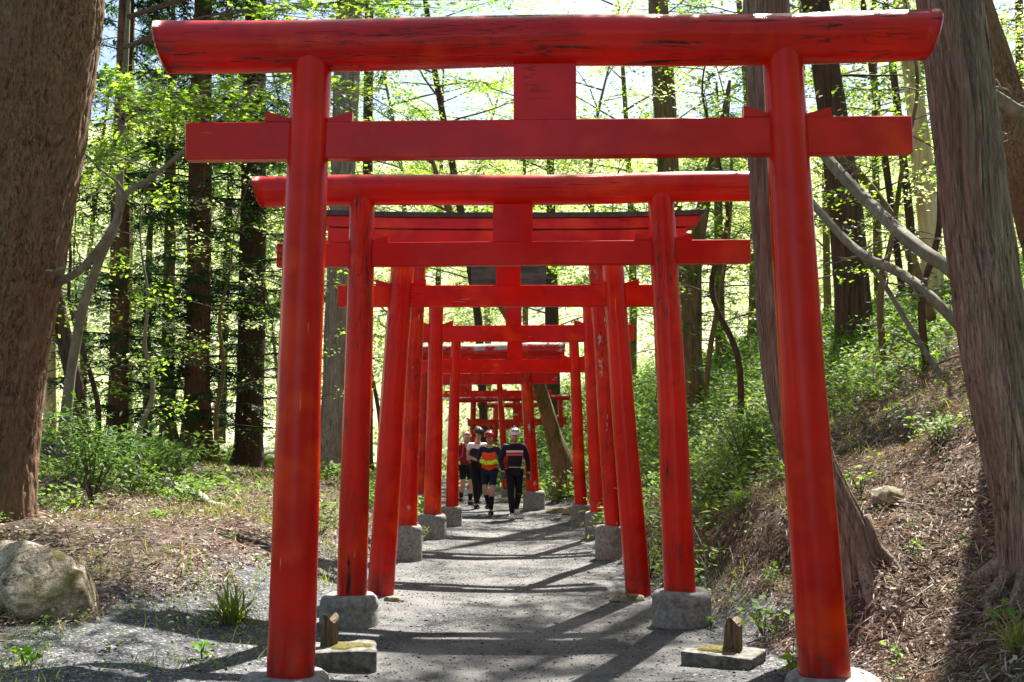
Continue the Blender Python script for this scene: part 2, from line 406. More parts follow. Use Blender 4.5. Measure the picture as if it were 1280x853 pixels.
ys = np.array([-y for y in dens(0, 18, .5, .1)[:0:-1]]+dens(0, 5, .25, 0)[:-1]+list(5+np.array(dens(0, 150, .055, .028))))
V, Fc = hmesh(xs, ys)
g = obj('ground', V, Fc, M['ground']); tag(g, kind='structure')
off = np.abs(V[:, 0]-pathx(V[:, 1]))-halfw(V[:, 1])
left = V[:, 0] < pathx(V[:, 1])
reach = np.where(left, np.interp(V[:, 1], [6, 9, 12, 20], [3.2, 1.6, .8, .5]), np.interp(V[:, 1], [4, 6.6, 8, 12], [.3, .45, .5, .3]))
ga = np.clip(1-off/reach*.5, 0, 1)
a = g.data.attributes.new('gravel', 'FLOAT', 'POINT'); a.data.foreach_set('value', ga.astype(np.float32))
gr = np.clip((V[:, 1]-27)/14, 0, 1); a = g.data.attributes.new('green', 'FLOAT', 'POINT'); a.data.foreach_set('value', gr.astype(np.float32))
# path sheet
ts = np.linspace(-1, 1, 41); yy = np.concatenate([np.arange(-15, 5, .5), np.arange(5, 47, .12)])
X = pathx(yy)[:, None]+ts[None]*(halfw(yy)[:, None]+.10*vn(np.stack([0*ts[None]+np.sign(ts)[None]*5+0*yy[:, None], yy[:, None]+0*ts[None], 0*yy[:, None]+0*ts[None]], -1), 2.3, 4)*np.abs(ts)[None])
Y = yy[:, None]+0*X; Z = gz(X, Y)+.006-(np.abs(ts)[None] > .99)*.03
n, m = X.shape; i = np.arange(n-1)[:, None]*m+np.arange(m-1)[None]
pth = obj('path', np.stack([X, Y, Z], -1).reshape(-1, 3), np.stack([i, i+1, i+m+1, i+m], -1).reshape(-1, 4), M['gravel']); tag(pth, kind='structure')

# ------------------------------------------------------------------ leaf clouds
def rotmats(nrm, spin):
    """frames whose z = nrm, spun by spin"""
    n = nrm/np.linalg.norm(nrm, axis=1)[:, None]
    r = np.where(np.abs(n[:, 2:3]) < .9, np.array([[0, 0, 1.]]), np.array([[1., 0, 0]]))
    u = np.cross(r, n); u /= np.linalg.norm(u, axis=1)[:, None]; v = np.cross(n, u)
    c, s = np.cos(spin)[:, None], np.sin(spin)[:, None]
    return np.stack([c*u+s*v, -s*u+c*v, n], 1)      # rows: local x,y,z
LEAF = (np.array([(0, 0, 0), (.5, .32, .06), (1, 0, -.05), (.5, -.32, .06)]), np.array([[0, 1, 2], [0, 2, 3]]))
THIN = (np.array([(0, 0, 0), (.4, .13, .02), (1, 0, -.08), (.4, -.13, .02)]), np.array([[0, 1, 2], [0, 2, 3]]))
BLADE = (np.array([(0, .03, 0), (0, -.03, 0), (.55, -.02, .10), (.55, .02, .10), (1, 0, -.02), (1, 0, -.02)]), np.array([[0, 1, 2, 3], [3, 2, 4, 5]]))
_ma = []
for k, (ang, r) in enumerate([(180, .12), (120, .42), (97, .28), (66, .62), (42, .34), (22, .8), (8, .42), (0, 1.0)]): _ma.append((ang, r))
_pts = [(0, 0)]+[(r*math.cos(R(a_))+.0, r*math.sin(R(a_))) for a_, r in _ma[1:]]+[(r*math.cos(R(-a_)), r*math.sin(R(-a_))) for a_, r in _ma[1:-1][::-1]]
MAPLE = (np.array([(x, y, -.12*abs(y)) for x, y in _pts]), np.array([[0]+[j, j+1] for j in range(1, len(_pts)-1)]))
def cloud(pos, nrm, spin, size, tpl):
    pos = np.asarray(pos, float); Fm = rotmats(nrm, spin)
    T, tf = tpl
    L = T[None]*np.asarray(size, float)[:, None, None]
    V = np.einsum('nij,njk->nik', L, Fm)+pos[:, None]
    k = len(T); Fa = tf[None]+(np.arange(len(pos))*k)[:, None, None]
    return V.reshape(-1, 3), Fa.reshape(-1, tf.shape[1])
def rdir(n, up=1.0, spread=.5):
    v = rng.normal(0, spread, (n, 3)); v[:, 2] = np.abs(v[:, 2])*.3+up; return v
def join(parts):
    Vs, Fs, n = [], [], 0
    for V, Fa in parts: Vs.append(V); Fs.append(np.asarray(Fa)+n); n += len(V)
    return np.vstack(Vs), np.vstack(Fs)

def crown(name, B, cl, leafm, twigm, parent):
    V1 = np.vstack(B.V); n1 = len(V1); me = bpy.data.meshes.new(name)
    q = [f if len(f) <= 4 else f for f in B.F]; k = cl[1].shape[1]
    V = np.vstack([V1, cl[0]])-wloc(parent); fl = np.concatenate([np.array(f) for f in q]+[(cl[1]+n1).ravel()]).astype(np.int32)
    ln = np.concatenate([[len(f) for f in q], np.full(len(cl[1]), k)]).astype(np.int32)
    me.vertices.add(len(V)); me.vertices.foreach_set('co', V.astype(np.float32).ravel())
    me.loops.add(len(fl)); me.loops.foreach_set('vertex_index', fl)
    me.polygons.add(len(ln)); me.polygons.foreach_set('loop_start', np.concatenate([[0], np.cumsum(ln)[:-1]]).astype(np.int32))
    me.polygons.foreach_set('material_index', np.concatenate([np.ones(len(q)), np.zeros(len(cl[1]))]).astype(np.int32))
    me.update(calc_edges=True)
    me.materials.append(leafm); me.materials.append(twigm)
    o = bpy.data.objects.new(name, me); col.objects.link(o); o.parent = parent; return o
def bark_disp(amp, flare=0, flutes=6, seed=0, k=6.0, ridge=None):
    def f(r, a, path):
        pt = np.stack([np.cos(a)[None]*2+0*path[:, :1], np.sin(a)[None]*2+0*path[:, :1], path[:, 2:3]*.35+0*a[None]], -1)
        r = r*(1+amp*fbm(pt, 1.5, seed, 3))
        if ridge:
            ra, ka, kz, sh = ridge
            wob = .25*vn(np.stack([0*a[None]+0*path[:, :1], 0*a[None]+0*path[:, :1], path[:, 2:3]*1.3+0*a[None]], -1), 1, 5+seed)
            aa = a[None]+wob
            q = np.stack([np.cos(aa)*ka, np.sin(aa)*ka, path[:, 2:3]*kz+0*aa], -1)
            n1 = np.abs(fbm(q, 1.0, 31+seed, 3)); n2 = fbm(q*[2.3, 2.3, 2.0], 1.0, 57+seed, 2)
            plate = np.minimum(n1*sh, 1)
            r = r*(1+ra*(plate-.6)+ra*.35*n2)
        if flare:
            h = np.maximum(path[:, 2]-path[0, 2], 0)[:, None]
            e = np.exp(-h*k/2.2)
            r = r*(1+flare*e*(1+.45*np.sin(a[None]*flutes+seed)+.25*np.sin(a[None]*(flutes+3)+seed*2)))
        return r
    return f
def trunk_path(spec, D, Htop=None, n=40, lean=None, under=.25):
    """spec: list of (px,py,width_px[,dD]) from base up -> world path + radii, extended above the frame"""
    pts = []
    for s in spec:
        dd = D+(s[3] if len(s) > 3 else 0); p = P(s[0], s[1], dd); pts.append([*p, W(s[2], dd)/2])
    pts = np.array(pts)
    z0 = pts[0].copy(); z0[2] -= under; pts = np.vstack([z0, pts])
    if Htop and pts[-1, 2] < Htop:
        d = pts[-1]-pts[-2]; d = d/max(d[2], .1); q = pts[-1].copy(); h = Htop-q[2]
        q[:2] += d[:2]*h*.6; q[2] = Htop; mid = (pts[-1]+q)/2; mid[3] = pts[-1, 3]*.65; q[3] = .03
        pts = np.vstack([pts, mid, q])
    z = pts[:, 2]; t = np.linspace(0, 1, n)**1.25; zz = z[0]+(z[-1]-z[0])*t; fz = np.linspace(z[0], z[-1], 900)
    sm = {}
    for c in (0, 1, 3):
        f = np.interp(fz, z, pts[:, c]); k = 41; kk = np.hanning(k+2)[1:-1]; kk /= kk.sum()
        f = np.convolve(np.r_[2*f[0]-f[k:0:-1], f, 2*f[-1]-f[-2:-k-2:-1]], kk, 'same')[k:-k]; sm[c] = np.interp(zz, fz, f)
    s = np.c_[sm[0], sm[1], zz, np.maximum(sm[3], .004)]; return s
def conifer_foliage(path, z0, z1, blen, nb, rs, leaf=.11, droop=.35, sun=1.0, bw=.02, tw=9, nl=15, azr=None):
    """branches (tube list) and needles around a trunk path"""
    B = MB(); pos = []; nrm = []; spin = []; size = []
    zs = rs.uniform(z0, z1, nb); zs.sort()
    for i, z in enumerate(zs):
        c = np.array([np.interp(z, path[:, 2], path[:, k]) for k in range(3)])
        az = i*2.399+rs.uniform(-.5, .5)
        if azr: az = rs.uniform(*azr)
        tt = (z-z0)/max(z1-z0, .1)
        L = blen*(1-.75*tt**1.5)*rs.uniform(.55, 1.15)
        d = np.array([math.cos(az), math.sin(az), 0]); dr = droop*rs.uniform(.5, 1.4)
        t = np.linspace(0, 1, 7)[:, None]
        pth = c+d*L*t+np.array([0, 0, 1])*(L*(.18*t-dr*t**2+.10*t**4))+rs.normal(0, .03, (7, 3))*t*L*.4
        B.add(*tube(pth, np.linspace(bw*L/2, .004, 7), 4, caps=False))
        sd = np.cross(d, [0, 0, 1])
        for j in range(tw):
            u = rs.uniform(.22, 1); p0 = np.array([np.interp(u, t[:, 0], pth[:, k]) for k in range(3)])
            s = 1 if j % 2 else -1; ln = (.28+.22*L*(1-u)+.15)*rs.uniform(.6, 1.2)
            td = sd*s*rs.uniform(.6, 1.1)+d*rs.uniform(.2, .9)+np.array([0, 0, -rs.uniform(.05, .55)]); td /= np.linalg.norm(td)
            v = np.linspace(.05, 1, nl)[:, None]
            q = p0+td*ln*v+np.array([0, 0, -.25*ln])*v**2
            a2 = np.cross(td, [0, 0, 1]); a2 /= np.linalg.norm(a2)+1e-6; up = np.cross(a2, td)
            pos.append(q); nn = up[None]+rs.normal(0, .28, (nl, 3)); nrm.append(nn)
            sg = np.where(np.arange(nl) % 2, 1, -1)
            # leaflet direction: forward and sideways in the spray plane
            spin.append((td[None]*.8+a2[None]*sg[:, None]*rs.uniform(.5, 1.1, (nl, 1))))
            size.append(leaf*(1.15-.5*v[:, 0])*rs.uniform(.6, 1.4, nl))
    pos = np.vstack(pos); nrm = np.vstack(nrm); dr_ = np.vstack(spin); size = np.hstack(size)
    n = nrm/np.linalg.norm(nrm, axis=1)[:, None]
    x = dr_-n*np.sum(dr_*n, 1)[:, None]; x /= np.linalg.norm(x, axis=1)[:, None]; y = np.cross(n, x)
    Fm = np.stack([x, y, n], 1); T, tf = THIN
    V = np.einsum('nij,njk->nik', T[None]*size[:, None, None], Fm)+pos[:, None]
    Fa = tf[None]+(np.arange(len(pos))*4)[:, None, None]
    return B, (V.reshape(-1, 3), Fa.reshape(-1, 3))
def broad_foliage(path, z0, z1, blen, nb, rs, leaf=.08, nl=60, sub=6, tpl=LEAF, rise=.35, flat=.10, azr=None, bw=.022, spread=.5):
    B = MB(); pos = []; size = []
    for i in range(nb):
        z = z0+(z1-z0)*(i+.5)/nb
        c = np.array([np.interp(z, path[:, 2], path[:, k]) for k in range(3)])
        az = rs.uniform(*azr) if azr else i*2.399+rs.uniform(-.5, .5)
        L = blen*rs.uniform(.55, 1.1); d = np.array([math.cos(az), math.sin(az), 0])
        t = np.linspace(0, 1, 8)[:, None]
        bend = np.cross(d, [0, 0, 1])*rs.uniform(-.3, .3)*L
        pth = c+d*L*t+bend*t**2+np.array([0, 0, 1])*L*(rise*t-.25*rise*t**2)+rs.normal(0, .03, (8, 3))*t*L*.5
        B.add(*tube(pth, np.linspace(bw*L/2, .005, 8), 5, caps=False))
        for j in range(sub):
            u = .3+.7*(j+rs.uniform(0, 1))/sub; p0 = np.array([np.interp(u, t[:, 0], pth[:, k]) for k in range(3)])
            a2 = az+rs.uniform(-1.2, 1.2); d2 = np.array([math.cos(a2), math.sin(a2), rs.uniform(-.1, .25)]); ln = L*.42*rs.uniform(.5, 1.1)
            tq = np.linspace(0, 1, 5)[:, None]; q = p0+d2*ln*tq+rs.normal(0, .03, (5, 3))*tq
            B.add(*tube(q, np.linspace(.008, .002, 5), 3, caps=False))
            k = nl; uu = rs.uniform(.15, 1.1, k)
            pp = p0+d2*ln*uu[:, None]+np.stack([rs.normal(0, spread*ln*.5, k), rs.normal(0, spread*ln*.5, k), rs.normal(0, flat, k)-.05*uu], -1)
            pos.append(pp); size.append(leaf*rs.uniform(.6, 1.3, k))
    pos = np.vstack(pos); n = len(pos)
    return B, cloud(pos, rs.normal(0, .38, (n, 3))+[0, 0, 1], rs.uniform(0, 6.28, n), np.hstack(size), tpl)

# ------------------------------------------------------------------ torii gates
GRP = 'red torii gates over the path'
GATES = 0
def log_beam(x0, x1, y, zl, zr, r0, r1, cut=.25, seed=0, seg=40, n=60):
    """round beam along X whose ends are cut slanting (top longer)"""
    xs_ = np.linspace(x0, x1, n); a = np.linspace(0, 2*math.pi, seg, endpoint=False)
    rr = np.linspace(r0, r1, n)[:, None]
    pt = np.stack([xs_[:, None]*.5+0*a[None], np.cos(a)[None]*1.2+0*xs_[:, None], np.sin(a)[None]*1.2+0*xs_[:, None]], -1)
    r = rr*(1+.022*fbm(pt, 1.6, seed))
    Zc = np.linspace(zl, zr, n)[:, None]+.008*np.sin(xs_*2.1+seed)[:, None]
    Zr = r*np.sin(a)[None]; s = np.linspace(-1, 1, n)[:, None]
    Xx = xs_[:, None]+np.sign(s)*np.maximum(np.abs(s)-.86, 0)/.14*cut*Zr
    V = np.stack([Xx, y+r*np.cos(a)[None]+0*Xx, Zc+Zr], -1).reshape(-1, 3)
    Fc = [(i*seg+j, (i+1)*seg+j, (i+1)*seg+(j+1) % seg, i*seg+(j+1) % seg) for i in range(n-1) for j in range(seg)]
    # slightly rounded ends
    for e, base in ((0, 0), (1, (n-1)*seg)):
        ring = V[base:base+seg]; c = ring.mean(0); sg = -1 if e == 0 else 1
        r2 = c+(ring-c)*.93+np.array([sg*.012, 0, 0]); b2 = len(V); V = np.vstack([V, r2])
        for j in range(seg):
            k = (j+1) % seg; f = (base+j, base+k, b2+k, b2+j); Fc.append(f if e == 1 else f[::-1])
        f = tuple(b2+j for j in range(seg)); Fc.append(f if e == 1 else f[::-1])
    return V, Fc
def footing(px, D, w_px, ztop, zbot, parent, mat, sq=1.0, seed=0):
    r = W(w_px, D)/2; c = P(px, 548, D); 
    prof = [(0.0, ztop-.012), (r*.55, ztop-.004), (r*.86, ztop), (r*.955, ztop-.02), (r, ztop-.055), (r*1.0, ztop-.10), (r*.985, ztop-.105), (r*1.01, ztop-.13), (r*1.02, zbot-.2)]
    seg = 40; a = np.linspace(0, 2*math.pi, seg, endpoint=False); V = []; 
    for k, (rr, z) in enumerate(prof):
        for t in a:
            q = 1+.02*math.sin(3*t+seed)+.012*math.sin(7*t+seed*2)
            V.append((c[0]+rr*q*math.cos(t), c[1]+rr*q*sq*math.sin(t), z+(.006*math.sin(2*t+seed) if k < 5 else 0)))
    n = len(prof); Fc = [(i*seg+j, (i+1)*seg+j, (i+1)*seg+(j+1) % seg, i*seg+(j+1) % seg) for i in range(n-1) for j in range(seg)]
    obj('footing', V, Fc, mat, parent)
def gate(D, label, L, Rr, top=None, beam=None, tie=None, strut=None, wedges=True, feet=(), seed=0, kas=None, plaque=None, peel=(.35, .35, .3), white=0, fade=0, tone=(0.74, 0.012, 0.003)):
    """L,Rr: pillars ((topx,topy,w),(botx,boty,w)); beam (x0,y0,x1,y1,thick_px); tie (x0,y0,x1,y1,h_px) ; y of centre lines"""
    c = P((L[1][0]+Rr[1][0])/2, 548, D); root = empty('torii_gate', (c[0], D, g1(c[0], D)), label, 'torii gate', GRP)
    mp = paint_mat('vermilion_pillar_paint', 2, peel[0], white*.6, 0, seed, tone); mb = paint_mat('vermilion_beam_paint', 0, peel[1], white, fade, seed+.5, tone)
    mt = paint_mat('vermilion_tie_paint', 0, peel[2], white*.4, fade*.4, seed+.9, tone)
    depth = .09
    for k, pl in enumerate((L, Rr)):
        t, b = P(pl[0][0], pl[0][1], D), P(pl[1][0], pl[1][1], D); t[2] += .05; b[2] -= .08 
        n = 36; path = b+(t-b)*np.linspace(0, 1, n)[:, None]; path[:, 0] += .006*np.sin(np.linspace(0, 5, n)+seed+k)
        rad = np.linspace(W(pl[1][2], D)/2, W(pl[0][2], D)/2, n)
        def dsp(r, a, pth, s=seed+k): 
            pt = np.stack([np.cos(a)[None]*.9+0*pth[:, :1], np.sin(a)[None]*.9+0*pth[:, :1], pth[:, 2:3]*.8+0*a[None]], -1)
            return r*(1+.03*fbm(pt, 1.3, s))
        obj('pillar', *tube(path, rad, 36, dsp), mp, root)
    zc = lambda y: P(640, y, D)[2]
    xx = lambda x: P(x, 300, D)[0]
    def X(x, y): return P(x, y, D)[0]
    if beam:
        x0, y0, x1, y1, th, cut = beam
        r = W(th, D)/2*1.0
        obj('top_beam', *log_beam(X(x0, y0), X(x1, y1), D, zc(y0), zc(y1), r, r*.98, cut, seed), mb, root)
    if kas:
        for nm, (x0, x1, ya, yb, fl, dp), mt_ in kas:
            # flared box: top wider than bottom, slight upward sweep at ends
            n = 31; s = np.linspace(-1, 1, n); V = []
            za, zb = zc(ya), zc(yb)
            for si in s:
                xa = X(x0, ya)+(X(x1, ya)-X(x0, ya))*(si+1)/2; sweep = .03*abs(si)**3
                w = fl*si*abs(si)**8
                for yy_, zz, ww in ((-dp, zb, 0), (dp, zb, 0), (dp, za, w), (-dp, za, w)): V.append((xa+ww, D+yy_, zz+sweep))
            Fc = [(i*4+j, i*4+(j+1) % 4, (i+1)*4+(j+1) % 4, (i+1)*4+j) for i in range(n-1) for j in range(4)]+[(3, 2, 1, 0), ((n-1)*4, (n-1)*4+1, (n-1)*4+2, (n-1)*4+3)]
            obj(nm, V, [f[::-1] for f in Fc], mb if mt_ is None else mt_, root, False)
    if tie:
        x0, y0, x1, y1, th = tie
        za, zb = zc(y0), zc(y1); xa, xb = X(x0, y0), X(x1, y1); h = W(th, D)
        ang = math.atan2(zb-za, xb-xa); ln = math.hypot(xb-xa, zb-za)
        V, Fc = box((0, 0, 0), (ln, depth, h), .006, Matrix.Rotation(-ang, 4, 'Y'))
        obj('tie_beam', V+np.array([(xa+xb)/2, D, (za+zb)/2]), Fc, mt, root, False)
        if wedges:
            for pl in (L, Rr):
                yt = (y0+y1)/2; f = (yt-pl[0][1])/(pl[1][1]-pl[0][1]); px = pl[0][0]+(pl[1][0]-pl[0][0])*f; w = pl[0][2]+(pl[1][2]-pl[0][2])*f
                for sg in (-1, 1):
                    cx = X(px, yt); r_ = W(w, D)/2; xin = cx+sg*r_*.7; xo = cx+sg*(r_+W(th*.62, D)); zt = za+(zb-za)*(cx-xa)/(xb-xa)+h/2+.003
                    hi = W(th*.30, D); lo = W(th*.06, D); dd = depth*.36; rr = random.uniform(.85, 1.15)
                    V = [(xin, D-dd, zt), (xin, D+dd, zt), (xo, D+dd, zt), (xo, D-dd, zt), (xin, D-dd, zt+lo), (xin, D+dd, zt+lo), (xo, D+dd, zt+hi*rr), (xo, D-dd, zt+hi*rr)]
                    Fc = [(0, 1, 2, 3), (4, 7, 6, 5), (0, 3, 7, 4), (1, 5, 6, 2), (3, 2, 6, 7), (0, 4, 5, 1)]
                    if sg > 0: Fc = [f_[::-1] for f_ in Fc]
                    obj('wedge', V, Fc, mt, root, False)
    if strut:
        x0, x1, ya, yb = strut
        za, zb = zc(ya), zc(yb)
        V, Fc = box((X((x0+x1)/2, (ya+yb)/2), D, (za+zb)/2), (W(x1-x0, D), depth*.62, abs(za-zb)), .004)
        obj('strut', V, Fc, mt, root, False)
    if plaque:
        x0, x1, ya, yb = plaque; za, zb = zc(ya), zc(yb)
        V, Fc = box((X((x0+x1)/2, (ya+yb)/2), D-.09, (za+zb)/2), (W(x1-x0, D), .04, abs(za-zb)), .006)
        o = obj('plaque', V, Fc, M['plaque'], root, False); o['label'] = 'dark weathered board'
    for (px, w, yt, yb) in feet:
        footing(px, D, w, P(px, yt, D-W(w, D)/2*.3)[2], min(P(px, yb, D-W(w, D)/2)[2], g1(P(px, 548, D)[0], D)), root, M['conc'], seed=seed+px)
    return root

D1, D2, D3, D4, D5, D6, D7, D8, D9, D10, D11 = 6.65, 8.95, 10.6, 13.7, 16.6, 18.9, 23.3, 28, 33, 38, 44
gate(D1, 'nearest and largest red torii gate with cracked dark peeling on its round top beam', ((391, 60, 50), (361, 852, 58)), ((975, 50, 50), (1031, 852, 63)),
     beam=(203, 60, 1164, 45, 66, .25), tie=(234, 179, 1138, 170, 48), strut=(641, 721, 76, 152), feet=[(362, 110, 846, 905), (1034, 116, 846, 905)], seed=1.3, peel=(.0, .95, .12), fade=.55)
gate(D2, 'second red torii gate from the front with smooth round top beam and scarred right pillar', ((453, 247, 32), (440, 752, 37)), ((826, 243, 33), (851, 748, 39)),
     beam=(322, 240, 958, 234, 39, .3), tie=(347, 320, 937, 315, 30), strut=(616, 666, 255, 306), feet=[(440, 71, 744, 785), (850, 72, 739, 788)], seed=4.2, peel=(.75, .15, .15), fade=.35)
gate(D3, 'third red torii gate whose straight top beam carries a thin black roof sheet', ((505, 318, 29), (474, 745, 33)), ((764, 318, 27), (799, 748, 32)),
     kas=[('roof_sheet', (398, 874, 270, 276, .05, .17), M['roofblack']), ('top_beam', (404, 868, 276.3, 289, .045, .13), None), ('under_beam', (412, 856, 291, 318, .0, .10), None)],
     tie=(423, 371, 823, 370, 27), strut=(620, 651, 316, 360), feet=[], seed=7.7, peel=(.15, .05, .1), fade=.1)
gate(D4, 'fourth red torii gate with a dark board under its top beam and flaking right pillar', ((523, 320, 18), (509, 662, 24)), ((743, 320, 18), (769, 662, 23)),
     beam=(430, 320, 835, 320, 24, .3), tie=(455, 372, 812, 372, 18), strut=(622, 648, 320, 368), plaque=(589, 683, 326, 364), feet=[(511, 36, 657, 699), (764, 41, 657, 708)], seed=9.1, peel=(.7, .4, .3), white=.45)
gate(D5, 'fifth red torii gate with a straight plain tie beam ending right of its pillar', ((546, 366, 18), (540, 648, 22)), ((736, 366, 16), (747, 645, 19)),
     beam=(475, 370, 812, 370, 22, .3), tie=(506, 418, 793, 416, 20), strut=(632, 652, 370, 412), feet=[(540, 37, 643, 672), (745, 29, 640, 681)], seed=12.4, peel=(.3, .3, .2))
gate(D6, 'sixth red torii gate with slim pillars in front of the walkers', ((570, 415, 12), (565, 638, 16)), ((716, 415, 12), (727, 636, 16)),
     beam=(522, 420, 765, 419, 17, .3), tie=(525, 459, 750, 457, 17), strut=(634, 653, 420, 452), feet=[(564, 27, 633, 659), (726, 25, 631, 665)], seed=15.4, peel=(.3, .3, .2))
gate(D7, 'red torii gate beside the walkers with a bleached white patchy round top beam', ((533, 440, 10), (526, 622, 14)), ((657, 440, 13), (666, 620, 17)),
     beam=(492, 442, 705, 439, 22, .1), tie=(505, 475, 697, 473, 14), strut=(590, 606, 442, 470), feet=[(526, 22, 618, 640), (667, 27, 614, 641)], seed=18.9, peel=(.3, .9, .2), white=1.0)
gate(D8, 'distant slim red torii gate behind the walkers with its right pillar leaning', ((530, 468, 7), (524, 620, 9)), ((623, 468, 7), (634, 618, 9)),
     beam=(498, 472, 680, 470, 11, .2), tie=(512, 493, 690, 492, 8), strut=(575, 590, 472, 492), feet=[(524, 14, 615, 628), (634, 14, 612, 626)], seed=22.1, peel=(.3, .6, .2), white=.5)
gate(D9, 'small distant red torii gate with two thin pale-topped beams above the helmets', ((592, 496, 7), (590, 612, 8)), ((700, 495, 6), (704, 600, 7)),
     beam=(573, 500, 712, 497, 7, .2), tie=(585, 529, 708, 527, 8), strut=(641, 650, 500, 527), seed=25.8, peel=(.2, .5, .2), white=.8, feet=[(590, 12, 606, 620), (704, 12, 596, 606)])
gate(D10, 'small distant red torii gate just inside a nearer pale-topped one', ((620, 506, 7), (617, 605, 8)), ((683, 506, 7), (688, 600, 7)),
     beam=(597, 507, 706, 506, 7, .2), tie=(606, 534, 697, 533, 6), strut=(648, 656, 507, 533), seed=27.8, peel=(.2, .5, .2), white=.8, feet=[(617, 11, 600, 612), (688, 11, 594, 604)])
gate(D11, 'farthest low red torii gate at the right behind the leaning brown tree', ((716, 520, 4), (714, 580, 5)), ((732, 520, 4), (734, 578, 5)),
     beam=(704, 522, 742, 521, 5, .2), tie=(708, 534, 739, 533, 3), strut=(722, 726, 522, 533), seed=29, peel=(.2, .5, .2), feet=[(714, 8, 576, 584), (734, 8, 574, 582)])

# ------------------------------------------------------------------ trees
rs = np.random.default_rng(11)
def tree(kindname, label, spec, D, mat, H=None, amp=.10, flare=.5, seg=22, n=46, fol=None, folmat=None, seed=0, cat='tree', group=None, extra=None, under=.3, fname='crown', flutes=6, ridge=None):
    s = trunk_path(spec, D, H, n, under=under); b = s[0].copy()
    bz = b[2]+under
    root = empty(kindname, (b[0], b[1], bz), label, cat, group)
    obj('trunk', *tube(s[:, :3], s[:, 3], seg, bark_disp(amp, flare, flutes, seed, 6.0, ridge)), mat, root)
    r_ = np.random.default_rng(int(seed*10)+3)
    if fol:
        for k, f in enumerate(fol):
            kind = f.get('kind', 'c'); kw = {a: b_ for a, b_ in f.items() if a not in ('kind', 'mat')}
            B, cl = (conifer_foliage if kind == 'c' else broad_foliage)(s, rs=r_, **kw)
            crown(fname, B, cl, f.get('mat', folmat), M['bark_dark'] if kind == 'c' else M['twig'], root)
    return root, s
NEED, NMID, MAP, LFY, PAL = M['needle'], M['needle_mid'], M['maple'], M['leafy'], M['pale']
# big near trunks
tA, sA = tree('spruce_tree', 'massive brown scaly-barked trunk leaning right at the left edge of the photo', [(-27, 645, 128), (-20, 560, 124), (-6, 440, 122), (18, 310, 124), (42, 170, 124), (64, 10, 126)], 11, M['bark_scaly'], 19,
     amp=.04, flare=.07, seg=230, n=330, seed=1, ridge=(.045, 9, 4.5, 3.2), fol=[dict(z0=8.5, z1=18, blen=3.4, nb=40, leaf=.14, tw=9, nl=12)], folmat=NEED)
tI, sI = tree('cedar_tree', 'grey cedar curving up out of the right bank behind the front gate pillar', [(1062, 688, 62), (1040, 640, 60), (1014, 585, 58), (990, 500, 62), (976, 380, 60), (968, 240, 58), (957, 0, 56)], 7.95, M['bark_cedar'], 17,
     amp=.08, flare=.2, seg=200, n=260, seed=2, ridge=(.085, 5.5, .55, 3.0), fol=[dict(z0=8.5, z1=16, blen=2.6, nb=30, leaf=.14, tw=8, nl=12)], folmat=NMID, flutes=7)
tJ, sJ = tree('cedar_tree', 'thick stringy-barked cedar trunk on the needle slope at the right edge', [(1302, 772, 92), (1292, 640, 88), (1268, 540, 84), (1247, 440, 82), (1224, 290, 78), (1207, 160, 76), (1186, 0, 76)], 7.3, M['bark_cedar'], 18,
     amp=.08, flare=.12, seg=230, n=280, seed=3, ridge=(.085, 6.5, .55, 3.0), fol=[dict(z0=8.5, z1=17, blen=2.6, nb=30, leaf=.14, tw=8, nl=12)], folmat=NMID, flutes=8)
def roots(root, mat, base, dirs, r0, ln, dist):
    for k, a in enumerate(dirs):
        d = np.array([math.cos(a), math.sin(a)]); t = np.linspace(0, 1, 9)
        xy = base[:2]+d*(.10+t[:, None]*ln)+np.stack([np.sin(t*5+k)*.05, np.cos(t*4+k)*.05-.05], -1)*t[:, None]
        z = gz(xy[:, 0], xy[:, 1])+.07*(1-t)**1.5-.03*t; z[0] += .18; z[1] += .06
        obj('root', *tube(np.c_[xy, z], r0*(1-.75*t), 9, bark_disp(.2, 0, 6, k)), mat, root)
roots(tI, M['bark_cedar'], sI[8], [-.3, -1.4, 2.8], .07, .32, 1)
roots(tJ, M['bark_cedar'], sJ[8], [3.3, 3.9, 4.5, 2.7], .08, .5, 1)
# curved bare branch on the spruce
br = spline([P(*a) for a in [(66, 356, 11), (100, 338, 10.8), (128, 305, 10.6), (148, 270, 10.5), (160, 240, 10.4), (190, 222, 10.3), (222, 195, 10.3), (262, 160, 10.2), (320, 110, 10.1)]], 40)
obj('branch', *tube(br, np.linspace(.045, .008, 40), 8, bark_disp(.12)), M['bark_grey'], tA)
br2 = spline([P(*a) for a in [(157, 245, 10.45), (146, 228, 10.4), (128, 214, 10.4), (104, 190, 10.3)]], 16)
obj('branch', *tube(br2, np.linspace(.022, .005, 16), 6), M['bark_grey'], tA)
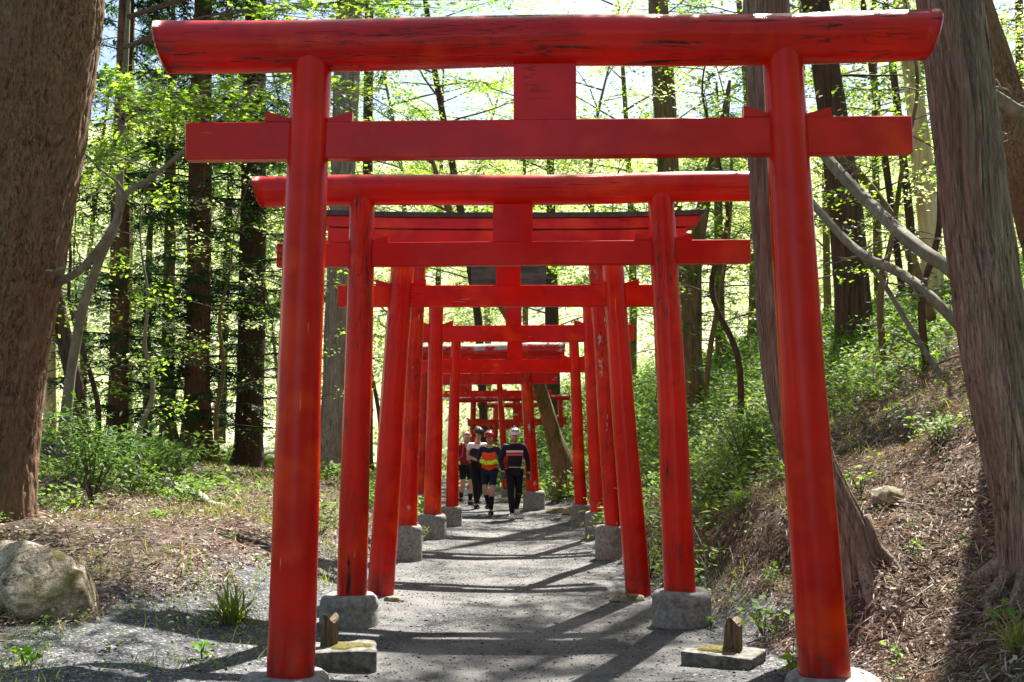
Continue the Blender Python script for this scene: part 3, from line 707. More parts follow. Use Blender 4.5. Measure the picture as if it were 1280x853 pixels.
# slim maple with bright sprays reaching behind the front gate
tC, sC = tree('maple_tree', 'slim pale grey maple stem bending beside the spruce with bright yellow-green leaves', [(80, 545, 15), (88, 470, 12), (103, 385, 12), (126, 320, 11), (148, 275, 10), (152, 170, 9), (158, 60, 7)], 15, M['bark_grey'], 9, amp=.05, flare=.2, seg=12, seed=4, fol=[dict(kind='b', z0=7.4, z1=9, blen=6.5, nb=5, leaf=.11, nl=70, sub=8, azr=(-.9, .2), rise=.3, flat=.2)], folmat=MAP)  # unseen upper limbs, stretched toward the path to dapple the foreground with shade
def sprays(root, items, leaf, nl, tpl, mat, seed=0, src=None, flat=.07):
    r_ = np.random.default_rng(seed); B = MB(); pos = []; size = []
    for (px, py, D, rx, frm) in items:
        c = P(px, py, D); s0 = P(*frm)
        t = np.linspace(0, 1, 9)[:, None]; pth = s0+(c-s0)*t+np.array([0, 0, 1])*np.sin(t*math.pi)*.25+r_.normal(0, .02, (9, 3))
        B.add(*tube(pth, np.linspace(.018, .004, 9), 5, caps=False))
        for j in range(7):
            a = r_.uniform(0, 6.28); e = c+np.array([math.cos(a)*rx, math.sin(a)*rx*.9, r_.uniform(-.12, .1)])
            B.add(*tube(np.linspace(pth[6], e, 4), [.005, .004, .003, .002], 3, caps=False))
            k = nl//7; u = r_.uniform(.1, 1.05, k)[:, None]
            pos.append(pth[6]+(e-pth[6])*u+r_.normal(0, 1, (k, 3))*[rx*.22, rx*.22, flat]); size.append(leaf*r_.uniform(.6, 1.25, k))
    pos = np.vstack(pos); n = len(pos)
    V, Fa = cloud(pos, r_.normal(0, .35, (n, 3))+[0, -.25, 1], r_.uniform(0, 6.28, n), np.hstack(size), tpl)
    crown('crown', B, (V, Fa), mat, M['twig'], root)
c0 = (155, 150, 15)
sprays(tC, [(150, 120, 13, .5, c0), (180, 140, 12.5, .55, c0), (230, 125, 12, .6, c0), (285, 138, 11.8, .6, c0), (330, 115, 12, .5, c0), (345, 150, 11.6, .45, c0), (225, 165, 12, .5, c0), (160, 195, 13.5, .35, c0), (125, 100, 13, .4, c0),
            (390, 22, 12, .55, (155, 60, 15)), (450, 12, 12, .5, (155, 60, 15)), (520, 6, 12.5, .6, (155, 60, 15)), (600, 0, 13, .6, (155, 60, 15)), (440, 112, 12.5, .35, c0), (415, 100, 12, .3, c0), (300, 60, 12, .3, c0), (135, 215, 14, .3, c0)], .085, 210, MAPLE, MAP, 5)
# mid and back conifers on the left
def cf(z0, z1, bl, nb, **k): return [dict(z0=z0, z1=z1, blen=bl, nb=nb, **k)]
tree('cypress_tree', 'straight dark trunk left of the reddish trunk, first conifer right of the spruce', [(146, 565, 28), (148, 470, 23), (150, 250, 22), (158, 0, 18)], 24, M['bark_red'], 20, fol=cf(2.0, 19, 2.1, 120, nl=17, tw=14, leaf=.15), folmat=NEED, seed=5)
tree('cypress_tree', 'reddish brown mossy conifer trunk wrapped in dark green sprays', [(244, 584, 40), (246, 500, 31), (249, 300, 29), (252, 100, 26)], 25, M['bark_red'], 21, fol=cf(1.7, 20, 2.8, 170, nl=17, tw=14, leaf=.15), folmat=NEED, seed=6)
tree('cypress_tree', 'straight dark conifer with flared foot just left of the front gate pillar', [(309, 606, 54), (311, 560, 36), (314, 400, 33), (317, 200, 30), (320, 0, 28)], 26, M['bark_dark'], 22, flare=.35, fol=cf(2.4, 21, 2.8, 160, nl=17, tw=14, leaf=.15), folmat=NEED, seed=7)
tree('cypress_tree', 'tall brown conifer trunk seen between the left pillars of the first two gates', [(415, 596, 42), (418, 520, 31), (421, 400, 30), (433, 120, 34), (437, 0, 34)], 23.5, M['bark_cedar'], 23, fol=cf(6.5, 21, 2.4, 60, nl=14, leaf=.14), folmat=NEED, seed=8)
tree('young_conifer', 'thin dark trunk close behind the tall brown conifer', [(458, 590, 16), (459, 300, 14), (461, 60, 12)], 29, M['bark_dark'], 18, fol=cf(3.6, 17, 1.7, 50, nl=12), folmat=NEED, seed=9)
tree('young_conifer', 'thin pale brown trunk between two darker conifers at the left', [(208, 560, 18), (211, 400, 15), (213, 210, 13)], 31, M['bark_olive'], 16, fol=cf(2.0, 15, 2.2, 100, nl=17, tw=14, leaf=.15), folmat=NEED, seed=10)
tree('leaning_tree', 'dark trunk slanting left behind the slim grey maple stem', [(106, 560, 22), (94, 480, 20), (80, 420, 19), (66, 350, 16), (30, 200, 12)], 19, M['bark_dark'], 9, seed=11, fol=[dict(kind='b', z0=5.5, z1=9, blen=2.2, nb=8, leaf=.09, nl=50)], folmat=LFY, flare=.2)
tree('young_conifer', 'slender tan trunk glimpsed between the spruce and the slim maple', [(62, 555, 16), (63, 450, 14), (66, 250, 12)], 30, M['bark_tan'], 15, seed=12, fol=cf(4, 14, 2.0, 50, nl=12), folmat=NEED)
tree('young_conifer', 'slender tan trunk tight beside the straight dark trunk at the left', [(160, 560, 10), (161, 430, 9), (163, 250, 8)], 33, M['bark_tan'], 15, seed=13, fol=cf(4, 14, 1.8, 40, nl=12), folmat=NEED)
# right hand trees
tree('fir_tree', 'dark upright trunk on the bank seen right of the front gate pillar', [(1070, 455, 58), (1068, 400, 48), (1058, 280, 42), (1040, 130, 36), (1018, 0, 32)], 19.5, M['bark_dark'], 20, seed=14, flare=.3, fol=cf(8.2, 19, 3.0, 60, nl=14, leaf=.15, tw=10), folmat=NEED)
tree('dead_tree', 'bare tan sunlit dead trunk with knots right of the front gate', [(1168, 430, 30), (1163, 300, 27), (1156, 230, 26), (1141, 100, 22), (1126, 0, 19)], 23, M['bark_tan'], 13, seed=15, amp=.06, flare=.1)
tree('leaning_tree', 'dark rough trunk leaning right behind the big cedar in the upper right corner', [(1345, 420, 62, 1.0), (1308, 300, 58, .5), (1280, 210, 52), (1250, 110, 48), (1228, 40, 44), (1195, -60, 40)], 12, M['bark_scaly'], 12, seed=16, seg=90, n=140, amp=.07, ridge=(.07, 6, 2.2, 3.0), fol=[dict(kind='b', z0=8.8, z1=11.8, blen=8.0, nb=8, leaf=.12, nl=70, sub=9, azr=(2.7, 3.9), rise=.12, flat=.2)], folmat=MAP)  # crown above the frame, its limbs aimed over the path to shade the foreground
tree('slender_tree', 'thin dark stem left of the tan dead trunk', [(1144, 420, 11), (1138, 280, 10), (1118, 100, 9), (1106, 0, 8)], 25, M['bark_dark'], 13, seed=17, flare=.2, fol=[dict(kind='b', z0=6, z1=12, blen=2.6, nb=12, leaf=.10, nl=50)], folmat=MAP)
tree('slender_tree', 'thin dark stem rising left beside the upright dark fir', [(1132, 400, 9), (1112, 240, 9), (1086, 60, 8), (1078, 0, 7)], 27, M['bark_dark'], 13, seed=18, flare=.2, fol=[dict(kind='b', z0=6, z1=12, blen=2.6, nb=12, leaf=.10, nl=50)], folmat=MAP)
tree('mossy_tree', 'mossy tan trunk seen above the second gate between strut and right pillar', [(852, 500, 32), (848, 400, 30), (838, 250, 28), (830, 120, 27), (822, 0, 24)], 26, M['bark_olive'], 17, seed=19, fol=[dict(kind='b', z0=6, z1=15, blen=2.7, nb=16, leaf=.10, nl=50)], folmat=MAP)
tree('mossy_tree', 'short brown trunk just right of the second gate right pillar', [(868, 510, 26), (865, 440, 23), (866, 340, 20), (880, 250, 16), (905, 150, 12)], 22, M['bark_olive'], 9, seed=20, fol=cf(2.6, 8.6, 1.7, 50, nl=12), folmat=NMID)
tree('young_conifer', 'thin brown trunk low on the slope right of the second gate', [(903, 500, 16), (900, 400, 13), (898, 250, 10)], 28, M['bark_olive'], 11, seed=21, fol=cf(3.0, 10.5, 2.3, 80, nl=12), folmat=NMID)
tQ, sQ = tree('leaning_tree', 'brown mossy trunk leaning left over the path just behind the walkers', [(712, 604, 36), (694, 552, 21), (678, 496, 18), (660, 440, 15), (642, 405, 13), (628, 382, 12), (560, 260, 9)], 25.2, M['bark_olive'], 9, seed=22, seg=20, flare=.25,
     fol=[dict(kind='b', z0=5.2, z1=8.6, blen=2.8, nb=9, leaf=.10, nl=50)], folmat=MAP)
tree('dark_tree', 'dark mossy trunk behind the distant gates', [(694, 590, 26), (692, 540, 20), (690, 400, 17)], 36, M['bark_dark'], 14, seed=23, fol=[dict(kind='b', z0=5, z1=13, blen=3.2, nb=18, leaf=.13, nl=55)], folmat=LFY)
tree('slender_tree', 'thin dark stem slanting left in the gap above the second gate beam', [(606, 552, 11), (598, 400, 10), (572, 240, 9), (545, 100, 8), (532, 0, 7)], 36, M['bark_dark'], 14, seed=24, flare=.1, fol=[dict(kind='b', z0=6.2, z1=16, blen=3.6, nb=22, leaf=.12, nl=60, azr=None)], folmat=MAP)
# fallen grey poles leaning on the slope at right
POLES = []
def pole(label, pts, r0, r1, mat='bark_grey', name='fallen_log', cat='fallen log'):
    s = spline([P(*a) for a in pts], 50); mz = s[np.argmin(s[:, 2])]
    V, Fc = tube(s, np.linspace(r0, r1, 50)*(1+.10*rng.normal(0, 1, 50)*(np.arange(50) % 7 == 0)), 16, bark_disp(.2, 0, 5, r0*100)); o = tag(obj(name, V, Fc, M[mat], origin=mz), label, cat); POLES.append((o, s)); return o
pole('upper grey fallen trunk slanting down right between front pillar and big cedar', [(1010, 160, 14.5), (1040, 206, 14), (1100, 268, 13), (1150, 312, 12), (1200, 350, 11.5), (1260, 440, 11.2)], .065, .085)
pole('lower grey fallen trunk with a wavy bend slanting toward the big cedar', [(990, 225, 14.5), (1022, 262, 14), (1062, 305, 13.5), (1090, 325, 13), (1122, 340, 12.6), (1158, 366, 12), (1215, 425, 11.6), (1260, 480, 11.3)], .045, .055)
pole('thin grey pole forking off below the wavy fallen trunk', [(1062, 306, 13.6), (1085, 330, 13.5), (1108, 360, 13.4), (1150, 430, 13), (1190, 490, 12.6)], .03, .035)
pole('pale smooth pole slanting across the top right corner beside the big cedar', [(1190, 90, 9), (1235, 116, 9), (1265, 136, 9), (1300, 165, 9), (1420, 330, 9)], .05, .06)
pole('weathered slanting trunk behind the upper grey fallen one', [(1040, 190, 17), (1080, 225, 17), (1130, 300, 16.5), (1165, 400, 16)], .05, .08, 'bark_olive')
tF = pole('bleached crooked fallen branch on the leaf litter left of the front gate', [(208, 600, 17), (222, 610, 16.6), (246, 618, 16), (262, 632, 15.6), (290, 640, 15.3)], .05, .09, 'log', 'fallen_branch', 'branch')
o = obj('side_limb', *tube(spline([P(*a) for a in [(262, 632, 15.6), (280, 634, 15.5), (300, 628, 15.4)]], 10), np.linspace(.07, .03, 10), 8), M['stump'], tF)

def twiggy(root, s, n, ln, r0, mat, seed, zmin=-9, name='dead_branch'):
    r_ = np.random.default_rng(seed)
    for i in range(n):
        k = r_.integers(int(len(s)*.12), len(s)-3); p = s[k, :3].copy()
        if p[2] < zmin: continue
        a = r_.uniform(0, 6.28); L = ln*r_.uniform(.4, 1.1); d = np.array([math.cos(a), math.sin(a), r_.uniform(-.2, .7)])
        t = np.linspace(0, 1, 8)[:, None]; q = p+d*L*t+np.cumsum(r_.normal(0, .05, (8, 3)), 0)*L*t
        B = MB(); B.add(*tube(q, np.linspace(r0, .003, 8), 6, caps=False))
        for j in range(5):
            u = r_.integers(2, 7); e = q[u]+(d*r_.uniform(.1, .4)+r_.normal(0, .25, 3))*L*.6; B.add(*tube(spline([q[u], (q[u]+e)/2+r_.normal(0, .04, 3), e], 5), np.linspace(r0*.45, .002, 5), 4, caps=False))
        B.build(name, M[mat], root)
tw = [(tA, sA, 5, 1.0, .016, 'twig', 3.5)]
for (root_, s_, n_, l_, r0_, m_, zm) in tw: twiggy(root_, s_, n_, l_, r0_, m_, 5, zm)
for k_, (o_, s_) in enumerate(POLES): twiggy(o_, s_, 7, .7, .016, 'bark_grey', 60+k_, -9, 'side_branch')
twiggy(tA, br, 8, .6, .010, 'bark_grey', 77, -9, 'side_branch')
saps = [(182, 604, 17, 4.5, 'bare crooked sapling on the leaf litter left of the fallen branch'), (275, 590, 22, 6, 'crooked sapling between the reddish and flared dark trunks'), (120, 580, 20, 6, 'crooked sapling right of the slim pale maple'), (370, 600, 21, 6, 'crooked sapling just right of the front gate left pillar'), (30, 590, 19, 6, 'crooked sapling hidden beside the spruce'),
    (470, 590, 24, 7, 'crooked sapling between the third and fourth gate left pillars'), (760, 560, 24, 7, 'crooked sapling right of the sixth gate'), (880, 520, 20, 7, 'crooked sapling on the slope right of the second gate'), (925, 500, 17, 6.5, 'crooked sapling left of the curving cedar'), (1010, 500, 16, 6.5, 'crooked sapling behind the front gate right pillar'),
    (1105, 430, 16, 6, 'crooked sapling below the grey fallen logs'), (1160, 440, 14, 5.5, 'crooked sapling left of the big cedar'), (960, 460, 24, 8, 'crooked sapling deeper behind the curving cedar'), (1215, 380, 17, 6, 'crooked sapling behind the big cedar'), (230, 560, 30, 9, 'crooked tree left of the reddish trunk, deeper in'), (350, 570, 31, 9, 'crooked tree behind the front gate left pillar'), (90, 555, 34, 9, 'crooked tree deep behind the slim maple')]
for i, (px, py, D, H, lab) in enumerate(saps):
    r_ = np.random.default_rng(400+i); b = P(px, py, D); b[2] = g1(b[0], b[1]); root = empty('sapling', b, lab, 'sapling', 'crooked saplings in the understorey')
    kk = 7; pts = [[b[0], b[1], b[2]-.2, .035+H*.004]]
    for j in range(1, kk): pts.append([pts[-1][0]+r_.normal(.02, .16)*H/6, pts[-1][1]+r_.normal(0, .12)*H/6, b[2]+H*j/(kk-1), (.035+H*.004)*(1-j/kk)])
    s_ = spline(pts, 40); obj('trunk', *tube(s_[:, :3], s_[:, 3], 9, bark_disp(.1)), M[['bark_grey', 'bark_olive', 'bark_dark'][i % 3]], root)
    B, cl = broad_foliage(s_, b[2]+H*.22, b[2]+H*.98, H*.26, 11, r_, leaf=.08 if D < 25 else .11, nl=15, sub=5, flat=.08, bw=.016)
    crown('crown', B, cl, [MAP, PAL, M['leafy']][i % 3], M['twig'], root)
# hill trees: maples and conifers further back, individually placed
k = 0
back = [  # px, base_y, D, H, type, trunk px
    (20, 545, 36, 15, 'n', 10), (-60, 560, 30, 17, 'm', 14), (105, 540, 40, 14, 'p', 8), (185, 545, 38, 15, 'n', 10), (275, 545, 40, 17, 'n', 11), (350, 548, 36, 14, 'p', 9), (385, 545, 42, 16, 'n', 10),
    (490, 540, 40, 15, 'p', 10), (545, 535, 44, 17, 'p', 9), (610, 540, 46, 15, 'p', 9), (655, 535, 42, 14, 'p', 8), (752, 515, 38, 12, 'p', 9), (790, 500, 36, 14, 'p', 10), (825, 505, 33, 9, 'm', 9), (940, 470, 30, 14, 'p', 12), (990, 440, 34, 16, 'p', 12),
    (1035, 420, 38, 15, 'p', 10), (1100, 410, 34, 14, 'm', 10), (1215, 400, 30, 14, 'p', 10), (1290, 380, 32, 15, 'm', 12), (1160, 400, 42, 16, 'p', 10), (-150, 540, 42, 17, 'n', 12), (1380, 360, 26, 14, 'm', 14)]
protos = {}
desc = {'n': 'dark green back conifer', 'm': 'bright yellow-green back tree', 'p': 'pale green back tree'}
where = ['far back beside the spruce at the left', 'hidden mostly behind the spruce', 'between spruce and the straight dark trunk', 'between the straight dark and reddish trunks', 'between the reddish and flared dark trunks', 'right of the flared dark trunk', 'behind the left pillar of the front gate',
    'left in the gap between front and second beam', 'in the gap left of the front strut', 'behind the second gate strut', 'behind the leaning brown tree', 'right of the sixth gate', 'right of the fifth gate', 'low and round behind the second gate right pillar', 'behind the curving grey cedar, nearer one', 
    'behind the front gate right pillar', 'left of the upright dark fir', 'behind the grey fallen trunks', 'left of the big cedar', 'behind the leaning trunk at the upper right', 'between tan dead trunk and big cedar', 'beyond the left edge of the spruce', 'at the far right edge']
for i, (px, py, D, H, ty, tw_) in enumerate(back):
    b = P(px, py, D); b[2] = g1(b[0], b[1]); var = i % 2 if ty == 'p' else 0
    lab = desc[ty]+' '+where[i]
    if (ty, var) not in protos:
        r_ = np.random.default_rng(100+i); root = empty('back_conifer' if ty == 'n' else 'back_tree', b, lab, 'tree', 'trees on the hillside behind')
        rr = W(tw_, D)/2; n = 26
        s = spline(np.array([[0, 0, -.3, rr*1.3], [r_.uniform(-.2, .2), 0, H*.3, rr], [r_.uniform(-.5, .5), .1, H*.65, rr*.7], [r_.uniform(-.8, .8), .2, H, .03]]), n)
        s[:, :3] += b
        obj('trunk', *tube(s[:, :3], s[:, 3], 10, bark_disp(.1, .2, 5, i)), M['bark_dark'] if ty == 'n' else M['bark_olive'], root)
        if ty == 'n': B, cl = conifer_foliage(s, b[2]+H*.12, b[2]+H*.97, H*.17, 85, r_, leaf=.17, tw=9, nl=12)
        else: B, cl = broad_foliage(s, b[2]+H*.2, b[2]+H*.98, H*.25, 22, r_, leaf=.13, nl=38, sub=6, flat=.16)
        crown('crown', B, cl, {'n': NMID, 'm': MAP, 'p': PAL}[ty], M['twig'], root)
        protos[ty, var] = root; root['H'] = H
    else:
        pr = protos[ty, var]; root = pr.copy(); col.objects.link(root); root.location = b.tolist(); sc_ = H/pr['H']
        root.scale = (sc_, sc_, sc_*random.uniform(.95, 1.1)); root.rotation_euler = (0, 0, random.uniform(0, 6.28)); root['label'] = lab
        for ch in pr.children:
            c = ch.copy(); col.objects.link(c); c.parent = root
for r_ in protos.values(): del r_['H']
for o in list(col.objects):
    if 'H' in o.keys(): del o['H']

# ------------------------------------------------------------------ stuff: far wood, undergrowth, litter, gravel
def region(n, xf, yf, keep):
    out = []
    tot = 0
    while tot < n:
        x = xf(n); y = yf(n); k = keep(x, y); out.append(np.c_[x[k], y[k]]); tot += k.sum()
    return np.vstack(out)[:n]
def offp(x, y): return np.abs(x-pathx(y))-halfw(y)
U = rng.uniform
# far wood: clumps of leaf-size faces on the hillside
def far_wood():
    nc = 1100; y = 38+(U(0, 1, nc)**.8)*68; x = U(-1, 1, nc)*(.62*y+4)
    z = gz(x, y); parts = []
    m = 85; r = U(.8, 2.2, nc)
    base = np.stack([x, y, z+r*.5], -1)
    d = rng.normal(0, 1, (nc, m, 3)); d /= np.linalg.norm(d, axis=2)[..., None]
    lob = 1+.35*vn(d*1.0+base[:, None, :]*.7, 1.6, 3)
    pos = base[:, None]+d*(r[:, None, None]*lob[..., None]*U(.55, 1.05, (nc, m, 1)))*[1, 1, .75]
    pos = pos.reshape(-1, 3); n = len(pos)
    nr = d.reshape(-1, 3)*.6+rng.normal(0, .5, (n, 3))+[0, 0, .5]
    V, Fa = cloud(pos, nr, U(0, 6.28, n), U(.16, .38, n)*np.interp(pos[:, 1], [38, 100], [.85, 1.5]), LEAF)
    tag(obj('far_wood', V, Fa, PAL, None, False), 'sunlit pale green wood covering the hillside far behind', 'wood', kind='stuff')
far_wood()
def side_wood():
    # unseen rest of the wood, added to cut ambient light and shape paint reflections
    nc = 900; x = U(-34, 34, nc); y = U(-34, 6, nc)
    k = (np.abs(x-.3) > np.interp(y, [-34, 6], [2.5, 4.6])) & ~((x < -3) & (y > -6) & (U(0, 1, nc) < .45)) & ~((np.abs(x) < 6.5) & (y > 2)) & ~((np.abs(x+2) < 5.5) & (y < -3)); x, y = x[k], y[k]; nc = len(x)
    z = gz(x, y)+U(.5, 14, nc); r = U(.9, 2.3, nc); m = 46
    d = rng.normal(0, 1, (nc, m, 3)); d /= np.linalg.norm(d, axis=2)[..., None]
    pos = (np.stack([x, y, z], -1)[:, None]+d*(r[:, None, None]*U(.3, 1.1, (nc, m, 1)))*[1, 1, .6]).reshape(-1, 3)
    ok = (np.abs(pos[:, 0]) > 2.3) & ~((pos[:, 1] > 3.2) & (np.abs(pos[:, 0]) < .5*pos[:, 1]+1.5)); pos = pos[ok]; n = len(pos)
    V, Fa = cloud(pos, rng.normal(0, .6, (n, 3))+[0, 0, .8], U(0, 6.28, n), U(.3, .7, n), LEAF)
    tag(obj('side_wood', V, Fa, LFY, None, False), 'dense leafy wood beside and behind the viewpoint', 'wood', kind='stuff')
side_wood()
def low_sprigs():
    # loose green seedlings among the litter of both banks
    n = 420
    pts = region(n, lambda n: U(-7, 6, n), lambda n: 6.2+U(0, 1, n)*9, lambda x, y: (offp(x, y) > .25) & (np.abs(x) < .5*y+.5))
    x, y = pts.T; m = 9; d = rng.normal(0, .045, (n, m, 2)); hz = U(.02, .12, (n, m))
    pos = np.stack([x[:, None]+d[..., 0], y[:, None]+d[..., 1], gz(x, y)[:, None]+hz], -1).reshape(-1, 3); k = len(pos)
    V, Fa = cloud(pos, rng.normal(0, .4, (k, 3))+[0, -.2, 1], U(0, 6.28, k), U(.02, .05, k), LEAF)
    tag(obj('ground_cover', V, Fa, M['herb'], None, False), 'small green seedlings dotted over the leaf litter', 'ground cover', kind='stuff')
low_sprigs()
def undergrowth():
    """low leafy plants on both banks, dense on the right one"""
    nc = 5600
    def keep(x, y):
        o = offp(x, y); nz = fbm(np.stack([x, y, 0*x], -1), .55, 21, 2)
        left = x < pathx(y)
        pr = np.where(left, np.where(y < 12.5, -.8, np.clip((y-15)/12, 0, 1)*.6-.6), np.clip((o-.0)/1.0, 0, .6)+np.clip((y-11.2)/2.5, -1.6, .9)-.14)
        return (o > .12) & (left | (y > np.interp(x, [2, 3, 6], [10.5, 12.6, 14.0])+1.2*nz)) & (nz < pr) & (np.abs(x) < .55*y+2)
    pts = region(nc, lambda n: U(-22, 22, n), lambda n: 7.5+U(0, 1, n)**1.3*33, keep)
    x, y = pts[:, 0], pts[:, 1]; z = gz(x, y); m = 34
    h = U(.15, .55, nc)*np.interp(y, [8, 14, 30], [.6, 1.0, 1.5])*np.where(x < pathx(y), .6, 1); w = h*U(.6, 1.0, nc)
    d = rng.normal(0, .5, (nc, m, 3)); hz = U(0, 1, (nc, m))**.7
    pos = np.stack([x[:, None]+d[..., 0]*w[:, None], y[:, None]+d[..., 1]*w[:, None], z[:, None]+hz*h[:, None]], -1).reshape(-1, 3); n = len(pos)
    nr = rng.normal(0, .45, (n, 3))+[0, -.15, 1]
    sz = U(.03, .075, n)*np.interp(pos[:, 1], [8, 14, 30], [.8, 1.15, 2.1])
    big = rng.random(n) < .5
    V, Fa = join([cloud(pos[big], nr[big], U(0, 6.28, big.sum()), sz[big]*1.15, LEAF), cloud(pos[~big], nr[~big], U(0, 6.28, (~big).sum()), sz[~big]*1.9, THIN)])
    B = MB()
    for i in rng.integers(0, nc, 700):
        a = U(0, 6.28); e = np.array([math.cos(a)*w[i]*.6, math.sin(a)*w[i]*.6, h[i]*U(.9, 1.7)]); p0 = np.array([x[i], y[i], z[i]-.03])
        B.add(*tube(spline([p0, p0+e*[.3, .3, .6], p0+e], 6), np.linspace(.007, .002, 6), 4))
    tag(B.build('dry_stems', M['log']), 'thin bare stems standing up out of the undergrowth', 'stems', kind='stuff')
    tag(obj('undergrowth', V, Fa, M['herb'], None, False), 'leafy green undergrowth covering the banks', 'undergrowth', kind='stuff')
undergrowth()
def litter():
    n1 = 75000
    def keep(x, y):
        o = offp(x, y); lf = x < pathx(y)
        edge = np.where(lf, np.interp(y, [6, 9, 12, 20], [2.6, 1.2, .45, .2]), .28)
        return (o > edge+.25*vn(np.stack([x, y, 0*x], -1), 2, 8)) & (np.abs(x) < .5*y+1)
    def keep1(x, y): return keep(x, y) & ((fbm(np.stack([x, y, 0*x], -1), 1.1, 77, 3) > -.12) | (U(0, 1, len(x)) < .25))
    pts = region(n1, lambda n: U(-13, 11, n), lambda n: 5.0+U(0, 1, n)**1.7*24, keep1)
    x, y = pts.T; z = gz(x, y); e = .05
    nx = -(gz(x+e, y)-z)/e; ny = -(gz(x, y+e)-z)/e
    nr = np.stack([nx, ny, np.ones(n1)], -1)+rng.normal(0, .45, (n1, 3))
    V1 = cloud(np.c_[x, y, z+.012+U(0, .02, n1)], nr, U(0, 6.28, n1), U(.02, .055, n1)*np.interp(y, [6, 20], [.9, 1.6]), LEAF)
    n2 = 60000
    pts = region(n2, lambda n: U(-9, 9, n), lambda n: 5.0+U(0, 1, n)**1.5*12, lambda x, y: keep(x, y) & ((x > 0) | (U(0, 1, len(x)) < .3)))
    x, y = pts.T; z = gz(x, y); nx = -(gz(x+e, y)-z)/e; ny = -(gz(x, y+e)-z)/e
    V2 = cloud(np.c_[x, y, z+.02+U(0, .03, n2)], np.stack([nx, ny, np.ones(n2)], -1)+rng.normal(0, .4, (n2, 3)), U(0, 6.28, n2), U(.06, .16, n2), (THIN[0]*[1, .28, 1], THIN[1]))
    tag(obj('leaf_litter', *join([V1, V2]), M['litter'], None, False), 'brown dead leaves and cedar needles strewn over the forest floor', 'leaf litter', kind='stuff')
    B = MB(); 
    pts = region(420, lambda n: U(-8, 8, n), lambda n: 5.5+U(0, 1, n)**1.5*16, keep)
    for (x, y) in pts:
        a = U(0, 6.28); L = U(.15, .6); t = np.linspace(-.5, .5, 5); xx = x+np.cos(a)*L*t; yy_ = y+np.sin(a)*L*t+rng.normal(0, .012, 5)
        B.add(*tube(np.c_[xx, yy_, gz(xx, yy_)+.03+U(0, .02)], np.linspace(U(.004, .009), .003, 5), 4))
    tag(B.build('twig_litter', M['log']), 'thin pale twigs scattered on the banks', 'twigs', kind='stuff')
litter()
def pebbles():
    n = 17000; y = 4.8+U(0, 1, n)**1.8*18; lf = U(0, 1, n) < .3
    x = np.where(lf, pathx(y)-halfw(y)-U(0, 1, n)**1.5*np.interp(y, [5, 9, 12, 20], [3.2, 1.6, .7, .3]), pathx(y)+U(-1.08, 1.1, n)*halfw(y)); z = gz(x, y)+.008
    O = np.array([(1, 0, 0), (0, 1, 0), (-1, 0, 0), (0, -1, 0), (0, 0, .7), (0, 0, -.5)], float); OF = np.array([(0, 1, 4), (1, 2, 4), (2, 3, 4), (3, 0, 4), (1, 0, 5), (2, 1, 5), (3, 2, 5), (0, 3, 5)])
    V, Fa = cloud(np.c_[x, y, z], rng.normal(0, .4, (n, 3))+[0, 0, 1], U(0, 6.28, n), rng.gamma(2.0, .0026, n)+.003, (O*[1, .75, .8], OF))
    tag(obj('pebbles', V, Fa, M['pebble'], None, False), 'loose grey gravel stones strewn over the path', 'gravel', kind='stuff')
pebbles()
def grass():
    n = 15000
    def keep(x, y):
        o = offp(x, y); nz = fbm(np.stack([x, y, 0*x], -1), .9, 33, 2); return (o > .05) & (nz > np.where((y < 8.6) & (x < 0), .42, .18)) & (np.abs(x) < .5*y+1)
    pts = region(n, lambda n: U(-10, 8, n), lambda n: 6+U(0, 1, n)**1.3*18, keep); x, y = pts.T
    a = U(0, 6.28, n); el = U(.5, 1.3, n)
    dirx = np.stack([np.cos(a)*np.cos(el), np.sin(a)*np.cos(el), np.sin(el)], -1)
    nn = np.cross(dirx, rng.normal(0, 1, (n, 3))); nn /= np.linalg.norm(nn, axis=1)[:, None]; yy_ = np.cross(nn, dirx)
    T, tf = BLADE; L = U(.05, .16, n)*np.interp(y, [6, 20], [.8, 1.4])
    V = np.einsum('nij,njk->nik', T[None]*L[:, None, None], np.stack([dirx, yy_, nn], 1))+np.c_[x, y, gz(x, y)][:, None]
    tag(obj('grass', V.reshape(-1, 3), (tf[None]+(np.arange(n)*6)[:, None, None]).reshape(-1, 4), M['grassblade'], None, False), 'sparse short grass on the forest floor', 'grass', kind='stuff')
grass()

